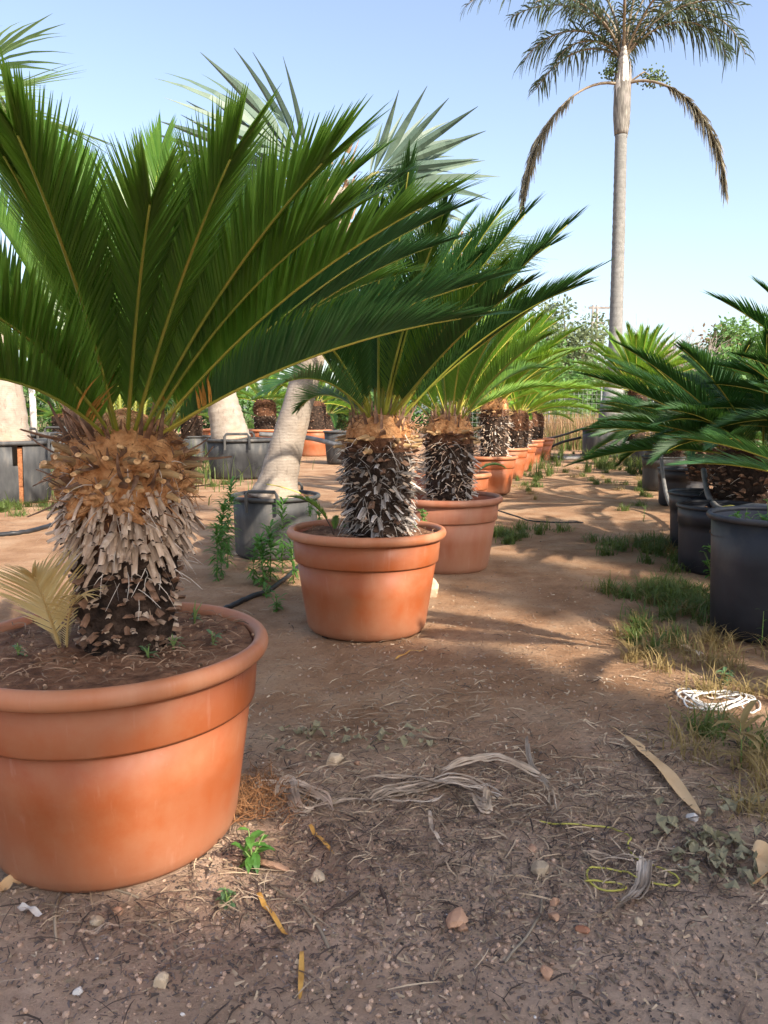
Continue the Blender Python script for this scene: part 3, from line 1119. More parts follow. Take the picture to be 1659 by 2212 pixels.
# the big front sago
def front_sago():
    rng = random.Random(11)
    root = thing('sago_palm', 'big dark green sago palm in the largest front pot, trunk with orange wool', 'sago palm', (PA[0] + .035, PA[1] + .02, .496), 0, 'sago palms along the left row')
    root.rotation_euler = (0, .03, 0)
    prof = [(.110, 0), (.118, .10), (.122, .2), (.132, .3), (.144, .4), (.148, .48), (.132, .55), (.09, .59)]

    def zones(z):
        return 0 if z < .26 + .02 * math.sin(z * 90) else (1 if z < .37 else 2)
    trunk_core(root, prof, zones, 56, .014, 3)
    G_A = 2.39996

    def on(z, k, jz=.012, sink=.012):
        a = k * G_A + rng.gauss(0, .09)
        zz = z + rng.gauss(0, jz)
        r = prof_r(prof, max(0, min(.58, zz))) - sink
        return Vector((r * math.cos(a), r * math.sin(a), zz)), a
    for k in range(85):
        p, a = on(.012 + .20 * k / 85, k, .012, .010)
        put_stub(root, 'pale' if rng.random() < .22 else 'scale', rng, p, a, rng.gauss(-.2, .3), rng.uniform(.7, 1.05))
    for k in range(205):
        f = k / 205
        p, a = on(.285 + .135 * f, k, .012, .008)
        put_stub(root, 'long', rng, p, a, rng.gauss(-.85 - .25 * f, .2), rng.uniform(.7, 1.15))
    for k in range(60):
        f = k / 60
        p, a = on(.425 + .09 * f, k * 1.0, .008, .022)
        put_stub(root, 'cut', rng, p, a, rng.gauss(-.10 + .5 * f, .12), rng.uniform(.85, 1.15))
    sp = []
    for k in range(300):
        f = k / 300
        p, a = on(.255 + .165 * f, k * 1.0 + .5, .014, .008)
        sp.append(('long' if rng.random() < .72 else 'pale', p, a, rng.gauss(-.8 - .2 * f, .25), rng.uniform(.6, 1.1)))
    for k in range(110):
        p, a = on(.40 + .13 * k / 110, k + .3, .014, .006)
        sp.append(('scale' if rng.random() < .6 else 'brush', p, a, rng.gauss(.25, .45), rng.uniform(.5, .9)))
    for k in range(150):
        p, a = on(.01 + .22 * k / 150, k + .7, .014, .008)
        sp.append(('scale' if rng.random() < .45 else 'pale', p, a, rng.gauss(-.3, .35), rng.uniform(.45, .85)))
    stub_mass(root, rng, sp)
    # papery fins of wool between the cut petioles
    for k in range(40):
        p, a = on(rng.uniform(.37, .52), rng.uniform(0, 40), .01, .006)
        mb = MB()
        mb.blob(Vector((0, 0, 0)), rng.uniform(.014, .030), rng, 0, (1.0, 1.3, .8), 1.1, True)
        mb.build('wool_tuft', M['wool'], root, True, p)
    fibres(root, rng, prof, .16, .50, 240, .06)
    fibres(root, rng, prof, .33, .58, 420, .045, .0014, 'rustfibre', .2)
    # bract tips standing between the frond feet
    for k in range(46):
        a = rng.uniform(0, 2 * PI)
        r = rng.uniform(.085, .135)
        put_stub(root, 'brush', rng, Vector((r * math.cos(a), r * math.sin(a), .525 + rng.uniform(0, .04))), a, rng.uniform(.6, 1.2), rng.uniform(.6, .95), 'bract')
    base_w = Vector(root.location) + Vector((.02, 0, .555))

    def hand(px, py, L, bend, far=False, roll=0.0, rm='rachis', dead=.0, ll=.20, lm='sago', vup=.92, a1=.40, n=104):
        az, el, LL = aim(base_w, px, py, L, bend, far)
        me = sago_frond_meshes(rng, LL, bend, n, ll, vup, .0044, lm, rm, .92, a1, 4, 0, dead, .0052, tipk=.22)
        off = Vector((math.cos(az) * .075, math.sin(az) * .075, .535))
        return frond_place(root, me, off, az, el, roll)
    # fronds coming towards the viewer
    hand(303, 425, .80, .42, dead=.35, ll=.23)
    hand(318, 285, .92, .30, far=True)
    hand(32, 335, .84, .48, dead=.6)
    hand(632, 455, .78, .42, dead=.3, ll=.22)
    hand(-70, 610, .82, .45, dead=.5)
    hand(-150, 800, .80, .60, dead=.6)
    hand(825, 410, .90, .40, rm='rachis_y', ll=.17)
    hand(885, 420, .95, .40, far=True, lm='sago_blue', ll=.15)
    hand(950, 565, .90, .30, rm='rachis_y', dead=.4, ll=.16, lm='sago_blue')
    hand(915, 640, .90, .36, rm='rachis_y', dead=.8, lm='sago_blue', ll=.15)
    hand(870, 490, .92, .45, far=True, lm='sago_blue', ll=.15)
    hand(745, 640, .60, .45, dead=.4, ll=.15)
    # fronds standing up behind
    hand(110, 300, .90, .32, far=True)
    hand(55, 290, .92, .35, far=False)
    hand(165, 330, .88, .30, far=True)
    hand(450, 325, .88, .28, far=False)
    hand(395, 370, .86, .35, far=True)
    hand(560, 340, .90, .40, far=True)
    hand(625, 325, .90, .34, far=False)
    hand(700, 325, .92, .36, far=True)
    hand(765, 360, .94, .40, far=True, lm='sago_blue', ll=.17)
    hand(215, 430, .82, .45, far=True)
    hand(-40, 400, .92, .40, far=True)
    hand(-130, 460, .95, .40, far=True)
    hand(-180, 590, .95, .45, far=True)
    hand(660, 540, .85, .6, far=True)
    hand(790, 560, .88, .5, far=True)
    hand(100, 640, .80, .75, far=True)
    return root


def lib(seed, L, bends, n, ll, lm, rm, wid=.0039, **k):
    rng = random.Random(seed)
    return [sago_frond_meshes(rng, L * rng.uniform(.92, 1.05), b, n, ll, .72, wid, lm, rm, 1.0, .42, 3, sway=rng.uniform(-.05, .05), **k) for b in bends]


BEN = [.25, .35, .45, .55, .65, .8, 1.1, 1.4]
LIB_B = lib(21, 1.08, BEN, 100, .195, 'sago', 'rachis')
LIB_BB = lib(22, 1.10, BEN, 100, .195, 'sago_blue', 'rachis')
LIB_Y = lib(23, 1.10, BEN, 90, .195, 'sago_young_lit', 'rachis_y', .0056)
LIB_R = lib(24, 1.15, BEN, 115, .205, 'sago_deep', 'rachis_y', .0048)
LIB_D = lib(25, 1.10, BEN, 115, .20, 'sago_deep', 'rachis', .0042)


def sago(loc, label, group, h, r, style, libs, nf, scale=1.0, elr=(.25, 1.45), seed=0, nstub=200, fib=120, hand=(), az_skip=None, az_pref=None, bendk=1.0):
    rng = random.Random(seed)
    root = thing('sago_palm', label, 'sago palm', loc, 0, group)
    prof = [(r * .92, 0), (r, h * .3), (r * 1.04, h * .7), (r * .98, h * .88), (r * .75, h)]
    if style == 'white':
        zz = lambda z: 0 if z < h * .70 else (1 if z < h * .8 else 2)
    elif style == 'scaly':
        zz = lambda z: 0 if z < h * .85 else 1
    else:
        zz = lambda z: 0 if z < h * .5 else 1
    trunk_core(root, prof, zz, 40, .012, seed)
    wts = ((.62, .12, .26), (.5, .3, .2), (.75, .15, .1))[seed % 3]
    for k in range(nstub):
        f = k / nstub
        a = k * 2.39996 + rng.gauss(0, .1)
        z = h * (.02 + .82 * f) + rng.gauss(0, .012)
        rr = prof_r(prof, max(0, min(h, z))) - .012
        p = Vector((rr * math.cos(a), rr * math.sin(a), z))
        if style == 'white':
            if f < .74:
                kd, el = rng.choices(('white', 'pale', 'scale'), wts)[0], rng.gauss(-.35, .38)
            elif f < .86:
                kd, el = 'scale', rng.gauss(.1, .3)
            else:
                kd, el = ('cut' if rng.random() < .5 else 'scale'), rng.gauss(.2, .2)
        elif style == 'scaly':
            kd, el = ('scale' if rng.random() < .75 else 'pale'), rng.gauss(.0, .25)
        else:
            kd, el = ('scale' if rng.random() < .5 else ('white' if f < .5 else 'long')), rng.gauss(-.1, .35)
        put_stub(root, kd, rng, p, a, el, rng.uniform(.9, 1.3) * (1.15 if style == 'scaly' else 1))
    for k in range(44 if nstub > 90 else 20):
        a = rng.uniform(0, 2 * PI)
        q = r * rng.uniform(.55, .95)
        put_stub(root, 'brush', rng, Vector((q * math.cos(a), q * math.sin(a), h * rng.uniform(.86, .97))), a, rng.uniform(.8, 1.45), rng.uniform(.7, 1.05), 'bract')
    if fib:
        fibres(root, rng, prof, h * .05, h * .85, fib, .07, .0011)
        if style == 'white':
            fibres(root, rng, prof, h * .02, h * .72, fib * 2, .045, .0028, 'strapwhite' if seed % 2 else 'strap', .35)
        fibres(root, rng, prof, h * .8, h, fib // 2, .07, .0014, 'rustfibre', .3)
    bw = Vector(loc) + Vector((0, 0, h * .96))
    for hd in hand:
        px, py, L, bend, far = hd[:5]
        az, el, LL = aim(bw, px, py, L, bend, far)
        lb = hd[5] if len(hd) > 5 else libs[0]
        i = min(range(len(BEN)), key=lambda j: abs(BEN[j] - bend))
        off = Vector((math.cos(az) * r * .45, math.sin(az) * r * .45, h * .95))
        frond_place(root, lb[i], off, az, el, rng.gauss(0, .1), LL / L)
    for k in range(nf):
        f = (k + .5) / nf
        az = k * 2.39996 + seed
        if az_pref is not None:
            az = az_pref[0] + az_pref[1] * math.sin(az) * 1.0
        el = elr[0] + (elr[1] - elr[0]) * f + rng.gauss(0, .06)
        lb = libs[k % len(libs)]
        i = max(0, min(5, int((.25 + .75 * (1 - f)) * 6 * bendk * rng.uniform(.6, 1.0))))
        off = Vector((math.cos(az) * r * (.6 - .4 * f), math.sin(az) * r * (.6 - .4 * f), h * (.92 + .05 * f)))
        frond_place(root, lb[i], off, az, el, rng.gauss(0, .15), scale * rng.uniform(.9, 1.06))
    return root


front_sago()
LG = 'sago palms along the left row'
RG = 'sago palms along the right row'
sago((PB[0] + .06, PB[1], .49), 'sago palm with black trunk and white bristles in the second pot', LG, .60, .162, 'white', [LIB_D, LIB_BB], 20, .98, (.9, 1.45), 31, 300, 260,
     hand=[(1170, 520, 1.08, .25, True, LIB_BB), (1222, 600, 1.10, .25, True, LIB_BB), (1085, 500, 1.05, .35, False, LIB_D), (1020, 600, .95, .35, False, LIB_B), (1095, 640, 1.05, .35, False, LIB_D), (960, 470, 1.1, .35, False, LIB_D), (1130, 560, 1.1, .25, False, LIB_BB), (1050, 470, 1.1, .35, True, LIB_D), (1010, 520, 1.1, .45, True, LIB_D), (900, 560, .9, .35, False, LIB_B), (690, 640, .9, .55, False, LIB_BB), (620, 700, .9, .65, True, LIB_BB), (730, 800, .55, .65, False), (640, 850, .9, .8, False, LIB_BB), (660, 880, 1.0, .8, True, LIB_BB)])
sago((PC[0] + .02, PC[1] + .02, .44), 'sago palm with shaggy dark trunk in the dusty pale pot', LG, .64, .165, 'white', [LIB_B, LIB_Y], 14, .92, (.75, 1.42), 32, 220, 160,
     hand=[(1090, 650, 1.05, .45, False), (1075, 770, .55, .8, False)])
sago((PD[0] - .02, PD[1], .47), 'sago palm standing between the shaggy dark and the white bristled trunks', LG, .62, .16, 'white', [LIB_Y, LIB_B], 18, 1.0, (.4, 1.4), 33, 120, 80,
     hand=[(1120, 700, 1.05, .45, False, LIB_Y), (1075, 690, 1.05, .35, False, LIB_Y)])
sago((PE[0] + .07, PE[1], .485), 'sago palm with swollen white bristled trunk and yellow green fronds', LG, .82, .19, 'white', [LIB_Y], 34, 1.2, (.35, 1.45), 34, 230, 160,
     hand=[(1175, 700, 1.2, .35, False), (1185, 745, 1.15, .45, False), (1150, 690, 1.2, .35, True), (1200, 780, 1.1, .45, True)])
sago((PF[0] + .2, PF[1], .485), 'sago palm with brown trunk just behind the white bristled one', LG, .66, .19, 'brown', [LIB_Y], 26, 1.1, (.25, 1.4), 35, 110, 60)
sago((PG[0] + .1, PG[1], .485), 'third sago palm from the far end of the left row', LG, .66, .19, 'brown', [LIB_Y, LIB_B], 18, 1.0, (.3, 1.4), 36, 60, 0)
sago((PH[0] + .05, PH[1], .485), 'last but one sago palm of the left row, broad brown trunk', LG, .66, .2, 'brown', [LIB_B, LIB_Y], 18, 1.0, (.2, 1.35), 37, 60, 0)
sago((PI_[0] - .05, PI_[1], .485), 'farthest sago palm of the left row with narrow dark trunk', LG, .62, .19, 'brown', [LIB_B, LIB_Y], 16, .9, (.2, 1.35), 38, 60, 0)
BG = 'sago palms in the background left'
sago((PL1[0] - .05, PL1[1], .62), 'background sago palm with rusty topped trunk left of the leaning trunk', BG, .85, .30, 'brown', [LIB_B, LIB_Y], 16, 1.3, (.1, 1.3), 39, 90, 0)
sago((PL2[0] + .05, PL2[1], .62), 'background sago palm with black trunk right of the leaning trunk', BG, .80, .30, 'scaly', [LIB_Y, LIB_B], 16, 1.4, (.0, 1.2), 40, 90, 0)

for k, (px, Y, lb, lp) in enumerate([(255, 15.0, 'dark sago palm in a black pot far behind the front trunk', 'black pot far behind the front sago trunk'),
                                     (415, 17.5, 'sago palm in a black pot behind the wide handled tub at left', 'black pot of the sago behind the wide handled tub'),
                                     (140, 17.0, 'sago palm in a black pot behind the young tree tub', 'black pot behind the young tree tub at left'),
                                     (705, 24.0, 'small far sago palm in a black pot behind the pale pipe', 'black pot of the small far sago behind the pale pipe')]):
    q_ = aty(px, 950, Y)
    black_pot((q_.x, Y, -.004), lp, .45, .62, 'blackdust', .88, False, 40 + k, .05)
    sago((q_.x, Y, .55), lb, BG, .55, .24, 'scaly', [LIB_D, LIB_B], 20, 1.15, (.1, 1.3), 90 + k, 40, 0)

# right hand row
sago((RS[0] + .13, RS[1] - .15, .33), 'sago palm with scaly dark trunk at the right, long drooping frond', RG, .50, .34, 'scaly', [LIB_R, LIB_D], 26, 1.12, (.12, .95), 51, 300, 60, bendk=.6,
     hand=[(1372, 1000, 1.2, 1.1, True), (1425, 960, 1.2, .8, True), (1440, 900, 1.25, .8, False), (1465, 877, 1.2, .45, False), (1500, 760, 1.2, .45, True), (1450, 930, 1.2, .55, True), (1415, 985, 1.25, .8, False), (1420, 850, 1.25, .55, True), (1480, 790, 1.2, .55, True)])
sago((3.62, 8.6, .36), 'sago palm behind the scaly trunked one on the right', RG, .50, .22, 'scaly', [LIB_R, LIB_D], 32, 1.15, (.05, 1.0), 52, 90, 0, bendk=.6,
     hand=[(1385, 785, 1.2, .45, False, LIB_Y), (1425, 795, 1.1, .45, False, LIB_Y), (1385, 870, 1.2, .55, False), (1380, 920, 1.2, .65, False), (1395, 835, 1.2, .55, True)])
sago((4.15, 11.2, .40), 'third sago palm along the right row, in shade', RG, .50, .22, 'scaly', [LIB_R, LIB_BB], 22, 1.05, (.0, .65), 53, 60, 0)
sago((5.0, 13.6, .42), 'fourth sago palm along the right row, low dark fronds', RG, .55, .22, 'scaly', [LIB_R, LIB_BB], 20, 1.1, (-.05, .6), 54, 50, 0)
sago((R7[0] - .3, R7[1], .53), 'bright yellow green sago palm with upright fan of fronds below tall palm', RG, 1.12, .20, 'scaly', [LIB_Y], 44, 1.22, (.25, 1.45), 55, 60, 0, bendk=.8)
sago((3.35, 5.2, .0), 'sago palm off the right edge whose long fronds reach in', RG, .95, .22, 'scaly', [LIB_R, LIB_BB], 18, 1.2, (.0, 1.3), 56, 60, 0,
     hand=[(1515, 802, 1.3, .55, False), (1465, 877, 1.35, .65, False), (1500, 745, 1.35, .55, True), (1560, 830, 1.2, .55, True), (1612, 622, 1.35, .45, False), (1640, 548, 1.35, .35, True), (1575, 730, 1.3, .55, False), (1540, 925, 1.2, .8, False), (1490, 960, 1.35, .8, True), (1585, 880, 1.1, .65, True), (1520, 850, 1.3, .65, True)])
# low sago just off the right edge: only a few leaflets reach into view
rg = random.Random(77)
lowr = thing('sago_palm', 'low sago palm at the right edge, pale leaflets reaching into view', 'sago palm', (1.86, 2.75, 0), 0, RG)
trunk_core(lowr, [(.12, 0), (.15, .3), (.13, .7)], lambda z: 0, 24, .01, 9)
for (az, el, ro) in ((2.85, .62, .2), (3.2, .50, -.1), (3.5, .9, .0), (3.0, 1.1, 0), (1.2, .7, 0), (0.2, .6, 0), (4.6, .6, 0), (5.4, .8, 0)):
    me = sago_frond_meshes(rg, .80, .55, 70, .17, .35, .0052, 'sago_blue', 'rachis_y', 1.1, .5, 3)
    frond_place(lowr, me, Vector((.1 * math.cos(az), .1 * math.sin(az), .74)), az, el, ro, .9 if el > 0 else .8)

# pups and loose fronds in the pots
def pup(loc, label, fr, lm='sago', L=.3, n=34, ll=.075, rm='darktwig'):
    rng = random.Random(int(loc[0] * 1000) + 7)
    t = thing('sago_pup', label, 'young sago', loc, 0)
    for az, el, s, bend in fr:
        me = sago_frond_meshes(rng, L, bend, n, ll, .35, .0044, lm, rm, 1.2, .6, 3, 0, 0, .0042, .3)
        frond_place(t, me, Vector((0, 0, 0)), az, el, 0, s)
    return t


pp = aty(722, 1122, PB[1] - .05)
pup((pp.x, pp.y, .49), 'small dark fern like sago pup leaning left in the second pot', [(PI * .98, 1.25, 1.0, 1.15), (1.5, 1.2, .4, .8)])
pp = aty(1040, 930, PC[1])
pc = aty(1010, 1010, PD[1] - .2)
pup((pc.x + .05, pc.y, .47), 'blue green sago pup drooping over the pot behind the dusty one', [(.1, 1.0, 1.2, 1.5), (2.8, 1.0, .9, 1.2)], 'sago_blue')
# withered yellow frond standing in the front pot
rng_d = random.Random(3)
dt = thing('withered_frond', 'withered straw yellow sago frond sticking up in the front pot', 'dead frond', (0, 0, 0), 0)
base = Vector((-.83, 1.92, .500))
dt.location = base
az, el, LL = aim(base, 45, 1235, .32, .5, False)
me = sago_frond_meshes(rng_d, .30, .5, 30, .17, .5, .0042, 'sago_dead', 'sago_dead', 1.0, .45, 4, .12, 0, .0045, .2)
frond_place(dt, me, Vector((0, 0, 0)), az, el, .35)
me = sago_frond_meshes(rng_d, .25, 1.0, 14, .10, .5, .0036, 'sago_dead', 'sago_dead', 1.15, .7, 4, .3, 0, .0040, .3)
frond_place(dt, me, Vector((.015, 0, 0)), az + .5, el + .15, .2)


# ------------------------------------------------------------------ fan palms
def fan_leaf_mesh(rng, nseg=26, R_=1.0, spread=4.2, mat='fan', join=.42, wmax=.052, droop=.10, thread=0):
    """costapalmate blade in local XY, growing along +X; folded segments with free tips"""
    mb = MB()
    Zv = Vector((0, 0, 1))
    for i in range(nseg):
        a = -spread / 2 + spread * i / (nseg - 1)
        ln = R_ * (1 - .32 * abs(a) / (spread / 2)) * rng.uniform(.9, 1.06)
        d = Vector((math.cos(a), math.sin(a), rng.gauss(.0, .05) + .25 * abs(a) / spread))
        d.normalize()
        o = Vector((.18 * R_ * (1 - abs(a) / (spread / 2)), 0, 0))
        wv = Vector((-math.sin(a), math.cos(a), 0))
        tw = rng.gauss(0, .25)
        q, ws, wl = [], [], []
        dr = droop * rng.uniform(.3, 2.0)
        hmax = spread / (nseg - 1) * join * ln * .55
        for f in (0, .2, join, .6, .8, .93, 1):
            q.append(o + d * (ln * f) - Zv * (dr * ln * max(0, f - .3) ** 2 * 2))
            g = f / join if f <= join else 1 - ((f - join) / (1 - join)) ** 1.5
            ws.append(max(.0015, min(wmax, hmax) * g))
            wl.append((wv * math.cos(tw * f) + Zv * math.sin(tw * f)).normalized())
        mb.strip(q, ws, wl, 0, .45, Zv)
        if thread and rng.random() < thread:
            p = q[3]
            mb.strip([p, p + d * ln * .25 + Vector((rng.gauss(0, .06), rng.gauss(0, .06), rng.gauss(0, .05))), p + d * ln * .5 + Vector((rng.gauss(0, .1), rng.gauss(0, .1), rng.gauss(-.05, .08)))], [.002, .0015, .001], wv)
    return mb.mesh('leaf_blade', M[mat])


def fan_palm(loc, label, trunk, radii, leaves, mats='fan', R_=1.0, seed=0, nseg=26, lp=.55, wmax=.052, thread=0, cat='fan palm', flare=True, spr=(2.6, 3.6)):
    rng = random.Random(seed)
    root = thing('fan_palm', label, cat, loc, 0, 'fan palms in black tubs')
    mb = MB()
    pts, rs = [], []
    n = 40
    for i in range(n + 1):
        f = i / n * (len(trunk) - 1)
        k = min(int(f), len(trunk) - 2)
        t_ = f - k
        pts.append(Vector(trunk[k]).lerp(Vector(trunk[k + 1]), t_))
        rr = radii[k] + (radii[k + 1] - radii[k]) * t_
        rs.append(rr * (1 + .018 * math.sin(i * 2.1) + .01 * rng.gauss(0, 1)))
    # smooth the bends
    for _ in range(6):
        pts = [pts[0]] + [(pts[i - 1] + pts[i] * 2 + pts[i + 1]) / 4 for i in range(1, n)] + [pts[n]]
    mb.tube(pts, rs, 28)
    mb.build('trunk', M['bark_fan'], root, True)
    top = pts[-1]
    # old leaf bases and fibre round the crown shaft
    fb = MB()
    for k in range(60):
        a = rng.uniform(0, 2 * PI)
        z = rng.uniform(-.35, .25)
        p = top + Vector((math.cos(a) * radii[-1], math.sin(a) * radii[-1], z))
        d = Vector((math.cos(a) * .5, math.sin(a) * .5, rng.uniform(.4, 1.2)))
        fb.strip([p, p + d * .08, p + d * .14 + Vector((0, 0, rng.uniform(-.06, .03)))], [.014, .010, .003], Vector((-math.sin(a), math.cos(a), 0)))
    o = fb.build('crown_fibre', M['fan_dry'], root)
    o['kind'] = 'stuff'
    meshes = [fan_leaf_mesh(rng, nseg, R_, rng.uniform(*spr), mats, .36, wmax, rng.uniform(.03, .14), thread) for _ in range(5)]
    for lv in leaves:
        az, el, s, tilt = lv[:4]
        rl = lv[4] if len(lv) > 4 else None
        l_ = lp * s * rng.uniform(.9, 1.1)
        d = Vector((math.cos(az) * math.cos(el), math.sin(az) * math.cos(el), math.sin(el)))
        d2 = Vector((math.cos(az) * math.cos(el - .35), math.sin(az) * math.cos(el - .35), math.sin(el - .35)))
        p0 = top + Vector((math.cos(az) * radii[-1] * .7, math.sin(az) * radii[-1] * .7, -.05))
        p1 = p0 + d * (l_ * .5)
        p2 = p1 + d2 * (l_ * .5)
        pe = MB()
        pe.tube([p0, p0.lerp(p1, .6), p1, p2], [.030, .022, .018, .014], 6, flat=.6)
        po = pe.build('leaf_stalk', M['petiole'], root, True)
        e2 = el - .35 + tilt
        X = Vector((math.cos(az) * math.cos(e2), math.sin(az) * math.cos(e2), math.sin(e2)))
        Z = Vector((-math.cos(az) * math.sin(e2), -math.sin(az) * math.sin(e2), math.cos(e2)))
        mt = Matrix((X, Z.cross(X), Z)).transposed() @ Matrix.Rotation(rng.gauss(0, .35) if rl is None else rl, 3, 'X')
        b = link('leaf_blade', rng.choice(meshes), root)
        b.matrix_local = Matrix.Translation(p2 - X * .05) @ (mt * s).to_4x4()
    return root


T1Z = .45
fan_palm((T1[0] + .0, T1[1], T1Z), 'fan palm with leaning grey ringed trunk in the handled tub behind front sago',
         [(0, 0, 0), (.02, 0, .12), (.09, 0, .4), (.24, 0, .9), (.40, 0, 1.5), (.48, 0, 2.0), (.50, 0, 2.3)],
         [.215, .150, .130, .110, .102, .11, .12],
         [(.15, .95, .85, -.05, 1.2), (-.2, .8, .95, -.05, -1.2), (.3, .62, .95, -.05, 1.3), (-.1, .42, .9, -.1, 1.2), (.1, .2, .85, -.1, 1.0), (2.9, 1.2, 1.15, -.1, 1.0), (3.4, 1.0, 1.2, -.1, -.9), (2.8, .8, 1.2, -.1, 1.0), (3.1, .55, 1.2, -.1, .7), (2.1, .9, .8, -.1), (1.4, .8, .8, 0), (4.4, .5, .7, -.2), (3.2, .3, 1.0, -.2)],
         'fan', .86, 3, 8, .34, .046, 0, 'fan palm', True, (1.3, 1.9))
fan_palm((T2[0] - .15, T2[1], .64), 'fan palm with fat pale trunk in the wide handled tub',
         [(0, 0, 0), (-.06, 0, .3), (-.14, 0, .7), (-.3, 0, 1.6), (-.4, 0, 2.6)], [.34, .30, .26, .2, .2],
         [(k * 2.4, .2 + .09 * k, 1.0, -.1) for k in range(11)], 'fan', 1.1, 4, 22, .7, .055)
fan_palm((T3[0] + .02, T3[1] + .02, .73), 'tall fan palm with thick fibrous trunk at left edge in the split tub',
         [(0, 0, 0), (-.02, 0, .5), (-.12, 0, 1.4), (-.4, 0, 2.6), (-.72, 0, 3.9)], [.27, .245, .225, .20, .20],
         [(-.1, .55, 1.0, 0), (.2, .3, 1.05, -.1), (-.3, .8, 1.0, 0), (.1, .05, 1, 0), (2, .6, 1, 0), (3, .5, 1, 0), (4, .7, 1, 0), (5.2, .3, 1, 0), (1.2, .9, 1, 0)], 'fan_green', 1.15, 5, 22, .7, .05)
FP = aty(985, 520, 9.5)
fan_palm((FP.x, 9.5, 0), 'thread leaved fan palm rising behind the second sago crown',
         [(0, 0, 0), (0, 0, 1.0), (0, 0, FP.z - .2)], [.2, .16, .15],
         [(.1, .75, 1.0, -.35), (-.4, .35, .9, -.2), (.6, .5, .9, -.2), (.2, .1, .9, -.2), (-.9, .7, .8, -.1), (1.6, .9, .9, 0), (2.6, .6, .9, 0), (3.6, .7, .9, 0), (4.6, .5, .8, 0), (.0, 1.2, .9, -.1)], 'fan_green', .62, 6, 30, .42, .016, .35)
# young tree in the tub behind the split one
yt = thing('young_tree', 'young tree with pale straight stem in the tub behind the split one', 'young tree', (T4[0] - .12, T4[1], .74), 0)
mb = MB()
mb.tube([Vector((0, 0, 0)), Vector((.01, 0, .5)), Vector((0, 0, 1.0))], [.055, .05, .045], 10)
mb.build('stem', M['cutwood'], yt, True)
mb = MB()
_q = random.Random(8)
for k in range(200):
    p = Vector((_q.gauss(0, .3), _q.gauss(0, .3), 1.1 + _q.gauss(0, .22)))
    d = Vector((_q.gauss(0, 1), _q.gauss(0, 1), _q.gauss(0, .6))).normalized()
    mb.strip([p, p + d * .07, p + d * .14], [.004, .025, .002], d.orthogonal().normalized())
mb.build('crown', M['treegreen'], yt)

